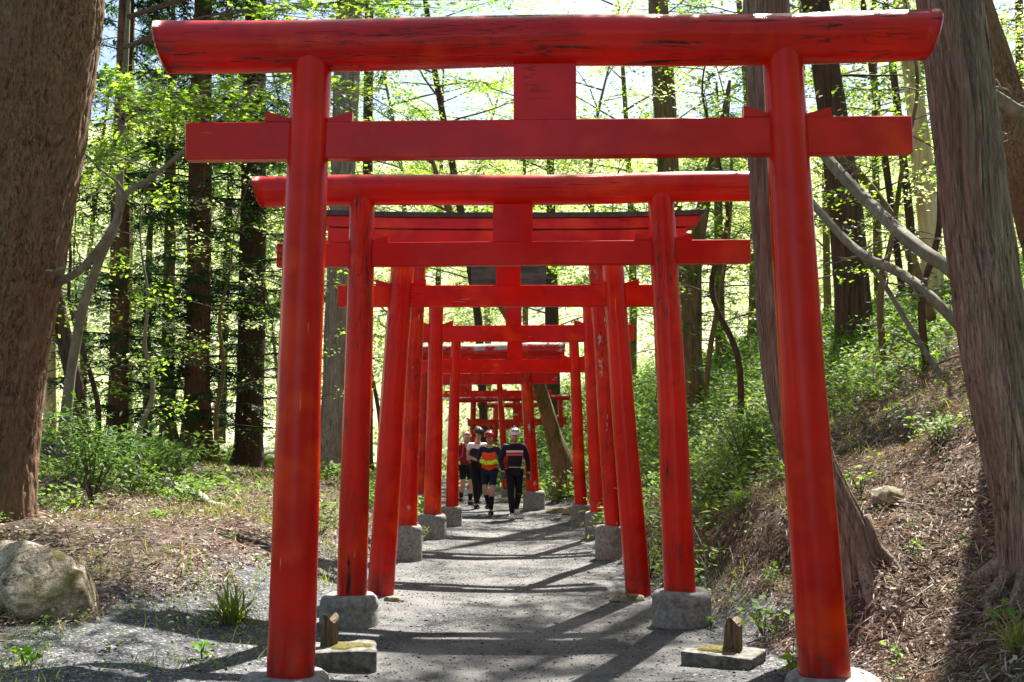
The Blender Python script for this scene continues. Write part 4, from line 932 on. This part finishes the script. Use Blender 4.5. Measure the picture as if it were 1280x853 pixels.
# ------------------------------------------------------------------ single plants
def plant(name, label, px, py, D, h, w, n, leaf, mat, tpl=LEAF, cat='plant', stems=7, seed=0, shape='bush', group=None):
    r_ = np.random.default_rng(seed+50); b = P(px, py, D); b[2] = g1(b[0], b[1])
    root = empty(name, b, label, cat, group); B = MB(); pos = []; dr = []
    if shape == 'blade':
        a = r_.uniform(0, 6.28, n); el = r_.uniform(.35, 1.4, n)
        d = np.stack([np.cos(a)*np.cos(el), np.sin(a)*np.cos(el), np.sin(el)], -1); nn = np.stack([-np.cos(a)*np.sin(el), -np.sin(a)*np.sin(el), np.cos(el)], -1); yy_ = np.cross(nn, d)
        T = np.array([(0, .018, 0), (0, -.018, 0), (.35, -.022, .05), (.35, .022, .05), (.7, -.016, 0), (.7, .016, 0), (1, 0, -.16), (1, 0, -.16)]); tf = np.array([(0, 1, 2, 3), (3, 2, 4, 5), (5, 4, 6, 7)])
        L = h*r_.uniform(.6, 1.15, n)
        V = np.einsum('nij,njk->nik', T[None]*L[:, None, None], np.stack([d, yy_, nn], 1))+b+np.c_[r_.normal(0, w*.15, (n, 2)), np.zeros(n)][:, None]
        obj('blades', V.reshape(-1, 3), (tf[None]+(np.arange(n)*8)[:, None, None]).reshape(-1, 4), mat, root, False); return root
    for j in range(stems):
        a = j*2.4+r_.uniform(-.4, .4); e = b+np.array([math.cos(a)*w*r_.uniform(.3, 1), math.sin(a)*w*r_.uniform(.3, 1), h*r_.uniform(.6, 1.05)])
        t = np.linspace(0, 1, 6)[:, None]; q = b+(e-b)*t+np.array([0, 0, .2*h])*np.sin(t*3.14)
        B.add(*tube(q, np.linspace(.004+h*.007, .002, 6), 4, caps=False))
        k = n//stems; u = r_.uniform(.25, 1.05, k)
        p = np.stack([np.interp(u, t[:, 0], q[:, i]) for i in range(3)], -1); pos.append(p+r_.normal(0, 1, (k, 3))*[w*.22, w*.22, h*.10])
    pos = np.vstack(pos); m = len(pos)
    V, Fa = cloud(pos, r_.normal(0, .4, (m, 3))+[0, -.2, 1], r_.uniform(0, 6.28, m), leaf*r_.uniform(.6, 1.2, m), tpl)
    crown('foliage', B, (V, Fa), mat, M['twig'], root); return root
plant('evergreen_shrub', 'dense dark green shrub beside the foot of the spruce', 115, 606, 14.5, 1.25, .85, 1500, .12, M['needle_mid'], THIN, 'shrub', 12, 1)
plant('leafy_shrub', 'light green low shrub in front of the spruce foot', 75, 640, 12.2, .40, .5, 240, .07, M['leafy'], LEAF, 'shrub', 8, 2)
plant('evergreen_shrub', 'green shrub in front of the reddish trunk', 215, 600, 18, .8, 1.0, 420, .11, M['herb'], LEAF, 'shrub', 12, 3)
plant('leafy_shrub', 'low shrub left of the fallen branch', 160, 612, 16, .5, .8, 300, .08, M['leafy'], LEAF, 'shrub', 10, 4)
plant('grass_tuft', 'arching grass tuft on the gravel left of the front pillar', 290, 775, 8.6, .36, .3, 110, .1, M['grassblade'], cat='grass tuft', shape='blade', seed=5)
plant('seedling', 'small bright green seedling on bare gravel near the bottom left', 252, 828, 7.4, .12, .06, 14, .08, M['fresh'], cat='seedling', stems=3, seed=6)
plant('seedling', 'bright green weed at the bottom left corner below the boulder', 30, 858, 6.9, .10, .1, 26, .07, M['fresh'], cat='seedling', stems=5, seed=7)
plant('seedling', 'small green weed left of the grass tuft', 195, 646, 13, .16, .12, 40, .07, M['fresh'], cat='seedling', stems=5, seed=8)
plant('leafy_shrub', 'fern-like green plant on the bank left of the fourth gate footing', 400, 655, 13, .3, .35, 160, .10, M['herb'], THIN, 'plant', 9, 9)
plant('leafy_shrub', 'drooping green plant at the foot of the fifth gate left footing', 515, 668, 15.2, .3, .25, 160, .09, M['grassblade'], THIN, 'plant', 9, 10)
plant('leafy_shrub', 'green plant on the bank foot left of the front gate right pillar', 955, 770, 8.0, .28, .22, 70, .07, M['herb'], LEAF, 'plant', 7, 11)
plant('seedling', 'broad bright leaf seedling close to the front gate right pillar', 990, 805, 7.0, .16, .06, 10, .10, M['fresh'], cat='seedling', stems=3, seed=12)
plant('seedling', 'tiny green plant beside the second gate right footing', 888, 757, 8.7, .10, .05, 8, .07, M['fresh'], cat='seedling', stems=3, seed=13)
plant('seedling', 'green sprig high on the needle slope right of the front pillar', 1075, 590, 9.3, .25, .15, 40, .06, M['fresh'], cat='seedling', stems=5, seed=14)
plant('leafy_shrub', 'dark green low bush on the slope left of the big cedar', 1170, 580, 9.6, .32, .35, 240, .06, M['herb'], LEAF, 'shrub', 9, 15)
plant('seedling', 'pale green sprig at the root of the big cedar', 1250, 790, 6.7, .16, .07, 12, .07, M['fresh'], cat='seedling', stems=3, seed=16)
plant('grass_tuft', 'green blades in the bottom right corner', 1275, 845, 6.0, .25, .2, 60, .1, M['grassblade'], cat='grass tuft', shape='blade', seed=17)
plant('leafy_shrub', 'overhanging leafy plant at the fourth gate right footing', 812, 690, 11.6, .4, .35, 260, .08, M['herb'], THIN, 'plant', 9, 18)
plant('leafy_shrub', 'bright leafy bush just right of the second gate right pillar', 900, 612, 12.5, .5, .5, 520, .055, M['herb'], LEAF, 'shrub', 11, 19)
plant('leafy_shrub', 'bright green bush spreading beside the curving cedar', 930, 560, 13, .8, .8, 900, .07, M['herb'], LEAF, 'shrub', 12, 20)
for k, (px, py, D) in enumerate([(1105, 620, 8.9), (1140, 700, 7.9), (1060, 740, 7.5), (1120, 800, 6.9), (960, 690, 8.9), (1000, 720, 8.1)]):
    plant('seedling', 'little green seedling scattered on the brown needle slope', px, py, D, .12, .07, 9, .055, M['fresh'], cat='seedling', stems=3, seed=30+k, group='seedlings on the needle slope')

# ------------------------------------------------------------------ rocks, stumps, blocks
def rock(name, label, px, py, D, s, seed, mat='rock', rz=0, cat='rock', group=None, sink=.25, sub=4, cut=None):
    b = P(px, py, D); b[2] = g1(b[0], b[1]); V, Fc = ICO[sub]; V = V.copy()
    V = V*(1+.20*fbm(V+seed*7.3, 1.0, seed, 2)[:, None]+.13*fbm(V+seed, 3.2, seed+5, 3)[:, None])
    for q in range(5):       # facets
        n = np.random.default_rng(int(seed*9)+q).normal(0, 1, 3); n[2] = abs(n[2]); n /= np.linalg.norm(n); dd = V@n; V -= np.maximum(dd-.68, 0)[:, None]*n*.9
    V = V*np.array(s)/1.0; c, s_ = math.cos(rz), math.sin(rz); V = V@np.array([[c, s_, 0], [-s_, c, 0], [0, 0, 1]])
    return tag(obj(name, V+b+[0, 0, s[2]*(1-sink)-s[2]*.35], Fc, M[mat], origin=b), label, cat, group)
rock('boulder', 'large grey boulder with moss on top at the left edge', 40, 800, 8.2, (.58, .38, .36), 4.3, rz=.1, cat='boulder')
rock('stone', 'small pale stone half buried right of the sixth gate footings', 742, 655, 19.5, (.12, .1, .07), 5, 'rock')
rock('stone', 'yellowish flat stone right of the seventh gate footing', 696, 636, 22.2, (.22, .15, .09), 6, 'rockyellow')
rock('stone', 'rounded brown-yellow stone right of the flat yellowish one', 710, 640, 21.6, (.15, .13, .13), 7, 'rockyellow')
rock('stone', 'small pink-grey stone on the path edge in front of the yellowish stones', 693, 652, 20.4, (.09, .07, .05), 8, 'rock')
rock('stone', 'flat stone beside the path behind the walkers', 640, 628, 26, (.35, .2, .12), 9, 'rockyellow')
rock('stone', 'grey rock on the right bank behind the curving cedar roots', 1110, 612, 8.9, (.17, .14, .10), 10, 'rock')
rock('stone', 'pale stone at the root of the big cedar', 1238, 768, 6.95, (.06, .05, .05), 11, 'rock', sub=3)
rock('stone', 'pale flat stone at the foot of the third gate left pillar', 493, 748, 10.2, (.10, .08, .04), 12, 'rock', sub=3)
rock('stone', 'flat dark slab at the foot of the third gate right pillar', 785, 752, 10.3, (.17, .12, .05), 13, 'rock', sub=3)
for k in range(26):
    y = 8+U()*11; x = pathx(y)+U(-1, 1)*1.2
    p = (640+x/y*F, 548+CH*F/y, y)
    rock('loose_stone', 'small loose stone lying on the grey path', p[0], p[1], y, (U(.012, .03), U(.012, .025), U(.01, .018)), 20+k, 'rock', group='loose stones on the path', sub=2, sink=.1)
def roughbox(s, rz, bev, amp, seed, n=26):
    V = []; Fc = []
    g_ = np.linspace(-1, 1, n)
    for ax in range(3):
        for sg in (-1, 1):
            A, B_ = np.meshgrid(g_, g_); p = np.zeros((n, n, 3)); p[..., ax] = sg; p[..., (ax+1) % 3] = A; p[..., (ax+2) % 3] = B_
            b0 = len(V)*n*n; V.append(p.reshape(-1, 3))
            for i in range(n-1):
                for j in range(n-1):
                    f = (b0+i*n+j, b0+i*n+j+1, b0+(i+1)*n+j+1, b0+(i+1)*n+j); Fc.append(f if sg > 0 else f[::-1])
    p = np.vstack(V); h = np.array(s)/2; q = p*h; c = np.clip(q, -(h-bev), h-bev); d = q-c; L = np.linalg.norm(d, axis=1)[:, None]+1e-9
    q = c+d/L*np.minimum(L, bev); dirn = p/np.linalg.norm(p, axis=1)[:, None]
    q = q+dirn*(amp*fbm(q, 7, seed, 4)+amp*1.3*np.minimum(fbm(q, 3.2, seed+3, 2), 0))[:, None]
    c_, s_ = math.cos(rz), math.sin(rz); return q@np.array([[c_, s_, 0], [-s_, c_, 0], [0, 0, 1]]), Fc
def block(label, px, py, D, s, rz, moss, stump, seed):
    b = P(px, py, D); b[2] = g1(b[0], b[1]); root = empty('stone_block', b, label, 'stone block')
    V, Fc = roughbox(s, rz, .016, .016, seed); V = V+b+[0, 0, s[2]/2-.06]
    obj('body', V, Fc, M['concdark'], root)
    # moss: thin irregular mat on the top
    nn = 26; a = np.linspace(0, 6.283, nn, endpoint=False); r = 1+.18*np.sin(3*a+seed)+.1*np.sin(7*a)
    ring = np.stack([moss[0]+moss[2]*r*np.cos(a), moss[1]+moss[3]*r*np.sin(a)], -1); c, s_ = math.cos(rz), math.sin(rz)
    zt = b[2]+s[2]-.06; V = []
    for f, h in ((1, -.02), (.85, .008), (.5, .012), (.0, .013)):
        for q in ring:
            x, y = moss[0]+(q[0]-moss[0])*f, moss[1]+(q[1]-moss[1])*f; V.append((b[0]+c*x-s_*y, b[1]+s_*x+c*y, zt+h))
    obj('moss', V, [(i*nn+j, i*nn+(j+1) % nn, (i+1)*nn+(j+1) % nn, (i+1)*nn+j) for i in range(3) for j in range(nn)], M['moss'], root)
    # rotten post stump in it
    x, y, r0, h = stump; n = 16; sg = 26; cx = b[0]+c*x-s_*y; cy = b[1]+s_*x+c*y
    path = np.c_[np.full(n, cx)+np.linspace(0, .01, n), np.full(n, cy), np.linspace(zt-.04, zt+h, n)]
    def dsp(rr, a, p):
        f = rr*(1+.10*np.sin(a*5+seed)[None]+.05*vn(np.stack([np.cos(a)[None]*3+0*p[:, :1], np.sin(a)[None]*3+0*p[:, :1], p[:, 2:3]*4+0*a[None]], -1), 2, 3)); return f
    Vt, Ft = tube(path, np.linspace(r0*1.05, r0*.9, n), sg, dsp, caps=False)
    top = Vt[-sg:]; top[:, 2] += .03*np.sin(np.linspace(0, 12, sg))+.015; Vt[-sg:] = top; ct = top.mean(0)-[0, 0, .03]
    Vt = np.vstack([Vt, ct]); base = (n-1)*sg; Ft += [(base+j, base+(j+1) % sg, len(Vt)-1) for j in range(sg)]
    o = tag(obj('post_stump', Vt, Ft, M['stump'], origin=(cx, cy, zt)), 'rotten post stub standing on the '+('left' if seed == 1 else 'right')+' mossy block', 'post stump')
block('mossy granite block with a post stub beside the front gate left pillar', 425, 832, 7.45, (.50, .42, .19), .12, (.05, -.02, .15, .135), (-.08, .03, .058, .17), 1)
block('mossy kerb block at the bank foot near the front gate right pillar', 905, 822, 7.5, (.50, .36, .15), -.5, (-.04, .0, .145, .105), (.04, .06, .062, .17), 2)

# ------------------------------------------------------------------ people
def skin_mesh(name, nodes, edges, mat, parent, root_key, sub=2, off=(0, 0, 0), M4=None):
    keys = list(nodes); me = bpy.data.meshes.new(name)
    me.from_pydata([nodes[k][:3] for k in keys], [(keys.index(a), keys.index(b)) for a, b in edges], [])
    o = bpy.data.objects.new('tmp', me); col.objects.link(o)
    md = o.modifiers.new('s', 'SKIN'); md.use_smooth_shade = True
    for i, k in enumerate(keys):
        r = nodes[k][3]; me.skin_vertices[0].data[i].radius = r if hasattr(r, '__len__') else (r, r); me.skin_vertices[0].data[i].use_root = (k == root_key)
    sb = o.modifiers.new('u', 'SUBSURF'); sb.levels = sub; sb.render_levels = sub
    dg = bpy.context.evaluated_depsgraph_get(); dg.update()
    m2 = bpy.data.meshes.new_from_object(o.evaluated_get(dg)); m2.name = name; bpy.data.objects.remove(o)
    m2.polygons.foreach_set('use_smooth', np.ones(len(m2.polygons), bool))
    r = link(name, m2, None, parent); m2.materials.clear(); m2.materials.append(mat); return r
def fabric(name, c, rough=.8): 
    return simple_mat(name, c, tuple(min(1, q*1.25+.004) for q in c), 25, rough, .25, .004, spec=.25)
SK = simple_mat('skin', (.50, .27, .18), (.56, .31, .21), 12, .5, 0)
def jersey1():
    t = NT('navy_striped_jersey'); tc = t.n('TexCoord'); s = t.n('SeparateXYZ', inp={0: tc.outputs['Object']})
    x = t.math('ABSOLUTE', s.outputs[0]); z = s.outputs[2]
    ins = t.math('LESS_THAN', x, .165)
    def band(a, b): return t.math('MULTIPLY', t.math('MULTIPLY', t.math('GREATER_THAN', z, a), t.math('LESS_THAN', z, b)), ins)
    c = t.mix(band(1.275, 1.315), (.008, .010, .022), (.75, .75, .75)); c = t.mix(band(1.215, 1.255), c, (.75, .10, .11)); c = t.mix(band(.985, .998), c, (.6, .6, .62))
    side = t.math('MULTIPLY', t.math('MULTIPLY', t.math('GREATER_THAN', x, .140), ins), t.math('LESS_THAN', z, 1.2))
    c = t.mix(t.math('MULTIPLY', side, .6), c, (.6, .12, .14))
    return t.surf(c, .7, None, .3)
def person(label, px, D, H, pose, build, feet_dz=0):
    x = P(px, 548, D)[0]; z = g1(x, D); root = empty('person', (x, D, z+.01), label, 'person', 'walkers on the path')
    root.rotation_euler = (0, 0, pose.get('rz', 0)); root.scale = (H/1.72,)*3
    N = {}; hl = pose.get('hl', .02)
    N['pelvis'] = (0, 0, .95, (.135, .10)); N['belly'] = (0, -.005, 1.08, (.125, .095)); N['chest'] = (0, -.01, 1.27, (.150, .105)); N['nb'] = (0, .0, 1.42, (.07, .06)); N['neck'] = (0, -.01, 1.49, .052)
    hd = pose.get('nod', .03); N['head'] = (0, -.02-hd, 1.575, (.072, .082)); N['crown'] = (0, -.01-hd, 1.66, (.068, .08))
    N['chin'] = (0, -.075-hd, 1.525, .032); N['nose'] = (0, -.112-hd, 1.583, .013)
    E = [('pelvis', 'belly'), ('belly', 'chest'), ('chest', 'nb'), ('nb', 'neck'), ('neck', 'head'), ('head', 'crown'), ('head', 'chin'), ('head', 'nose')]
    for s, k in ((-1, 'l'), (1, 'r')):
        A = pose['arm'][0 if s < 0 else 1]; G = pose['leg'][0 if s < 0 else 1]
        N['sh'+k] = (s*.182, 0, 1.385, .064); N['el'+k] = (*A[0], .040); N['wr'+k] = (*A[1], .027)
        E += [('chest', 'sh'+k), ('sh'+k, 'el'+k), ('el'+k, 'wr'+k)]
        w = np.array(A[1]); e = np.array(A[0]); f = np.array(A[2]) if len(A) > 2 else (w-e); f = f/np.linalg.norm(f)
        side = np.cross(f, [0, 1, 0] if abs(f[1]) < .8 else [0, 0, 1]); side /= np.linalg.norm(side); curl = np.cross(f, side)*s
        pm = w+f*.055; N['pm'+k] = (*pm, (.034, .018)); E += [('wr'+k, 'pm'+k)]
        for q, (o_, l_) in enumerate(((-.027, .062), (-.009, .070), (.009, .066), (.026, .052))):
            b_ = pm+f*.035+side*o_; m_ = b_+f*l_*.55+curl*.006; t_ = b_+f*l_+curl*.026
            N['f%s%da' % (k, q)] = (*b_, .0095); N['f%s%db' % (k, q)] = (*m_, .0085); N['f%s%dc' % (k, q)] = (*t_, .007)
            E += [('pm'+k, 'f%s%da' % (k, q)), ('f%s%da' % (k, q), 'f%s%db' % (k, q)), ('f%s%db' % (k, q), 'f%s%dc' % (k, q))]
        th = w+f*.03-side*.03; N['t'+k+'a'] = (*th, .011); N['t'+k+'b'] = (*(th+f*.035-side*.018+curl*.01), .009); E += [('wr'+k, 't'+k+'a'), ('t'+k+'a', 't'+k+'b')]
        N['hp'+k] = (s*.085, 0, .89, .096); N['kn'+k] = (*G[0], .060); N['ca'+k] = (G[0][0]*.6+G[1][0]*.4, G[0][1]*.6+G[1][1]*.4+.015, G[0][2]*.65+G[1][2]*.35, .060); N['an'+k] = (*G[1], .036)
        hx, hy, hz = G[1]; N['he'+k] = (hx, hy+.04, hz-.04, .040); N['to'+k] = (hx+s*.015, hy-.17, hz-.052, (.048, .032))
        E += [('pelvis', 'hp'+k), ('hp'+k, 'kn'+k), ('kn'+k, 'ca'+k), ('ca'+k, 'an'+k), ('an'+k, 'he'+k), ('an'+k, 'to'+k)]
    def grow(keys, d, root_key, name, mat, over={}):
        nn = {}
        for k in keys:
            v = list(N[k]); r = v[3]; v[3] = tuple(q+d for q in r) if hasattr(r, '__len__') else r+d
            if k in over:
                ov = over[k]; v[:3] = ov[:3]; v[3] = ov[3]
            nn[k] = tuple(v)
        ee = [e for e in E if e[0] in nn and e[1] in nn]
        for k in over:
            if k not in N: pass
        return skin_mesh(name, nn, ee, mat, root, root_key)
    NB = dict(N)
    cl_ = ['pelvis', 'belly', 'chest', 'hpl', 'hpr', 'shl', 'shr']+(['ell', 'elr'] if build['top'] == 'long' else [])+(['knl', 'knr', 'cal', 'car'] if build['legs'] == 'tights' else [])
    for k_ in cl_:
        v = list(NB[k_]); v[3] = tuple(q*.74 for q in v[3]) if hasattr(v[3], '__len__') else v[3]*.76; NB[k_] = tuple(v)
    for k_ in ('hel', 'her', 'tol', 'tor', 'anl', 'anr'):
        v = list(NB[k_]); v[3] = tuple(q*.6 for q in v[3]) if hasattr(v[3], '__len__') else v[3]*.75; NB[k_] = tuple(v)
    skin_mesh('body', NB, E, SK, root, 'pelvis')
    def lerp(a, b, t): return tuple(N[a][i]+(N[b][i]-N[a][i])*t for i in range(3))
    for s in (-1, 1):
        V, Fc = ICO[2]; m_ = simple_mat('eye', (.02, .015, .012), (.05, .04, .03), 5, .3, 0)
        link('eye', mesh_arrays('eye', V*[.011, .006, .008]+[s*.030, -.098-hd, 1.60], Fc), m_, root)
    V, Fc = ICO[2]; link('mouth', mesh_arrays('mouth', V*[.021, .006, .005]+[0, -.103-hd, 1.548], Fc), simple_mat('lips', (.30, .10, .08), (.35, .12, .10), 5, .5, 0), root)
    # helmet
    hc = np.array([0, -.01-hd, 1.645]); n1, n2 = 28, 12; V = []; 
    for i in range(n2+1):
        ph = i/n2*math.pi/2*1.10
        for j in range(n1):
            a = 2*math.pi*j/n1; V.append(hc+np.array([.108*math.cos(a)*math.cos(math.pi/2-ph), .135*math.sin(a)*math.cos(math.pi/2-ph), .115*math.sin(math.pi/2-ph)+(.015*math.sin(a))]))
    Fc = [(i*n1+j, (i+1)*n1+j, (i+1)*n1+(j+1) % n1, i*n1+(j+1) % n1) for i in range(n2) for j in range(n1)]
    hm = link('helmet', mesh_arrays('helmet', V, Fc), build['helmet'], root)
    md = hm.modifiers.new('t', 'SOLIDIFY'); md.thickness = .012; md.offset = -1
    B = MB()
    for xx in (-.066, -.034, 0, .034, .066):
        for (a0, a1) in ((18, 62), (74, 112), (122, 160)):
            q = []
            for ph in np.linspace(R(a0), R(a1), 8):
                y_ = -math.cos(ph)*.137*math.sqrt(max(.05, 1-(xx/.112)**2)); z_ = math.sin(ph)*.1165*math.sqrt(max(.05, 1-(xx/.112)**2)); q.append(hc+np.array([xx*(.75+.25*math.sin(ph)), y_, z_+(.015*y_/.135)]))
            B.add(*tube(np.array(q), [.003, .008, .010, .011, .011, .010, .008, .003], 6))
    o = B.build('helmet_vents', build['vents'], None, True); o.parent = hm
    # chin strap
    q = np.array([hc+np.array(p) for p in ((-.082, .0, -.03), (-.066, -.03, -.11), (-.0, -.055, -.165), (.066, -.03, -.11), (.082, 0, -.03))]); link('strap', mesh_arrays('strap', *tube(spline(q, 14), .005, 5)), fabric('strap', (.02, .02, .02)), root)
    tor = ['pelvis', 'belly', 'chest', 'nb']; sl = ['shl', 'shr', 'ell', 'elr']
    if build['top'] == 'long': grow(tor+sl+['wrl', 'wrr'], .004 if 'vest' in build else .014, 'belly', 'jersey', build['topmat'])
    elif build['top'] == 'short':
        grow(tor+sl, .004 if 'vest' in build else .013, 'belly', 'shirt', build['topmat'], {'ell': (*lerp('shl', 'ell', .55), .054), 'elr': (*lerp('shr', 'elr', .55), .054)})
    if 'vest' in build: grow(tor+['shl', 'shr'], .044, 'belly', 'vest', build['vest'], {'pelvis': (0, 0, .99, (.165, .13)), 'chest': (0, -.01, 1.29, (.185, .14)), 'shl': (-.115, 0, 1.39, .10), 'shr': (.115, 0, 1.39, .10), 'nb': (0, .0, 1.43, (.10, .09))})
    if build['legs'] == 'tights': grow(['pelvis', 'hpl', 'hpr', 'knl', 'knr', 'cal', 'car', 'anl', 'anr'], .010, 'pelvis', 'tights', build['legmat'])
    else:
        grow(['pelvis', 'hpl', 'hpr', 'knl', 'knr'], .016, 'pelvis', 'shorts', build['legmat'], {'knl': (*lerp('hpl', 'knl', .82), .072), 'knr': (*lerp('hpr', 'knr', .82), .072)})
    for k in 'lr':
        if 'sock' in build: grow(['ca'+k, 'an'+k], .009, 'an'+k, 'sock', build['sock'], {'ca'+k: (*lerp('kn'+k, 'ca'+k, build.get('sockh', .5)), .062)})
        grow(['an'+k, 'he'+k, 'to'+k], .013, 'an'+k, 'shoe', build['shoe'], {'an'+k: (*lerp('an'+k, 'he'+k, .25), .044)})
        if 'glove' in build:
            kk = ['wr'+k, 'pm'+k]+['f%s%d%s' % (k, q, c) for q in range(4) for c in 'abc']+['t'+k+'a', 't'+k+'b']
            grow(kk, .004, 'wr'+k, 'glove', build['glove'])
        if 'arm' in build: grow(['el'+k, 'wr'+k], .018, 'wr'+k, 'arm_warmer', build['arm'], {'el'+k: (*lerp('el'+k, 'wr'+k, .25), .052)})
    if 'pack' in build:
        V, Fc = box((0, .17, 1.24), (.30, .16, .42), .06); link('backpack', mesh_arrays('backpack', V, Fc), build['pack'], root)
        for s in (-1, 1):
            q = spline([(s*.10, .12, 1.43), (s*.11, -.0, 1.475), (s*.12, -.115, 1.38), (s*.135, -.10, 1.18), (s*.13, .10, 1.08)], 16); link('backpack_strap', mesh_arrays('backpack_strap', *tube(q, .018, 8)), build['pack'], root)
    return root
def arm_down(s, fwd=0): return [(s*.262, .03-fwd*.3, 1.13), (s*.29, -.03-fwd, .89), (0, -.1-fwd, -1)]
def leg(s, y0, lift=0): # y0: foot forward(-)/back(+)
    return [(s*.085, -.07+y0*.5-lift*.9, .49+lift*.25), (s*.06, y0+.02, .085+lift)]
black = fabric('black_fabric', (.006, .006, .008)); navy = fabric('navy_fabric', (.010, .012, .035))
person('cyclist in white helmet and navy jersey with white and pink chest stripes, walking', 643, 20.9, 1.70, dict(arm=[[(-.265, .02, 1.13), (-.23, -.14, .91), (.1, -.5, -1)], [(.27, .08, 1.13), (.285, .03, .885), (0, -.2, -1)]], leg=[leg(-1, -.20), leg(1, .20, .07)], nod=.07, rz=.10),
       dict(helmet=simple_mat('white_helmet', (.75, .76, .78), (.8, .8, .82), 5, .3, 0), vents=fabric('helmet_vent', (.03, .03, .035)), top='long', topmat=jersey1(), legs='tights', legmat=black, shoe=fabric('white_shoe', (.7, .7, .7)), glove=fabric('grey_glove', (.05, .05, .055))))
cross = [[(-.24, -.04, 1.14), (-.05, -.20, 1.09), (1, -.15, -.05)], [(.24, -.04, 1.14), (.06, -.19, 1.075), (-1, -.2, .05)]]
person('walker in orange vest and red helmet with neon yellow gloves folded at the waist', 612, 22.0, 1.66, dict(arm=cross, leg=[leg(-1, .22, .10), leg(1, -.20)], nod=.06, rz=-.15),
       dict(helmet=simple_mat('red_helmet', (.45, .02, .03), (.5, .03, .04), 5, .3, 0), vents=fabric('dark_vent', (.03, .01, .012)), top='long', topmat=fabric('navy_shirt', (.015, .018, .05)), vest=fabric('orange_vest', (.75, .09, .012)), legs='shorts', legmat=navy, sock=black, sockh=.35, shoe=black,
            glove=fabric('neon_glove', (.62, .85, .05)), arm=fabric('neon_cuff', (.62, .85, .05))))
hold = [[(-.23, -.02, 1.13), (-.10, -.22, 1.06), (1, -.4, .1)], [(.23, -.02, 1.13), (.04, -.22, 1.08), (-1, -.4, .1)]]
person('walker in black helmet and dark vest over a white short-sleeved shirt', 597, 23.9, 1.74, dict(arm=hold, leg=[leg(-1, -.18), leg(1, .2, .08)], nod=.09, rz=.30),
       dict(helmet=simple_mat('black_helmet', (.02, .02, .022), (.03, .03, .03), 5, .3, 0), vents=fabric('grey_vent', (.08, .08, .08)), top='short', topmat=fabric('white_shirt', (.7, .7, .72)), vest=fabric('dark_vest', (.03, .02, .025)), legs='tights', legmat=black, shoe=black))
person('bare-legged walker with a pink backpack at the back left of the group', 582.5, 25.2, 1.66, dict(arm=[arm_down(-1), hold[1]], leg=[leg(-1, .16, .06), leg(1, -.16)], nod=.04, rz=.4),
       dict(helmet=simple_mat('pink_helmet', (.6, .35, .35), (.7, .5, .5), 5, .3, 0), vents=fabric('pink_vent', (.2, .05, .06)), top='short', topmat=fabric('maroon_shirt', (.16, .015, .03)), legs='shorts', legmat=black, sock=black, sockh=1.2, shoe=black, pack=fabric('pink_pack', (.5, .05, .10))))

# ------------------------------------------------------------------ light
world = bpy.data.worlds.new('World'); scene.world = world; world.use_nodes = True
nt = world.node_tree; nt.nodes.clear()
wo = nt.nodes.new('ShaderNodeOutputWorld'); bg = nt.nodes.new('ShaderNodeBackground'); sky = nt.nodes.new('ShaderNodeTexSky')
EL, AZ = R(54), R(22)           # sun ahead, a little right
sky.sky_type = 'NISHITA'; sky.sun_disc = False; sky.sun_elevation = EL; sky.sun_rotation = AZ; sky.dust_density = 1.5; sky.ozone_density = 1.0
nt.links.new(sky.outputs[0], bg.inputs[0]); bg.inputs[1].default_value = .058; nt.links.new(bg.outputs[0], wo.inputs[0])
sun = bpy.data.lights.new('sun', 'SUN'); sun.energy = 5; sun.angle = R(.5); sun.color = (1, .95, .87)
so = bpy.data.objects.new('sun', sun); col.objects.link(so); so.location = (5, 10, 30)
d = Vector((math.sin(AZ)*math.cos(EL), math.cos(AZ)*math.cos(EL), math.sin(EL))); so.rotation_euler = d.to_track_quat('Z', 'Y').to_euler()
scene.view_settings.view_transform = 'Standard'; scene.view_settings.look = 'None'; scene.view_settings.exposure = 1.98; scene.view_settings.gamma = 1
scene.render.engine = 'CYCLES'
cy = scene.cycles
cy.max_bounces = 7; cy.diffuse_bounces = 4; cy.glossy_bounces = 2; cy.transmission_bounces = 4; cy.transparent_max_bounces = 4
cy.use_denoising = True
try: cy.denoiser = 'OPENIMAGEDENOISE'
except Exception: pass
cy.sample_clamp_indirect = 6
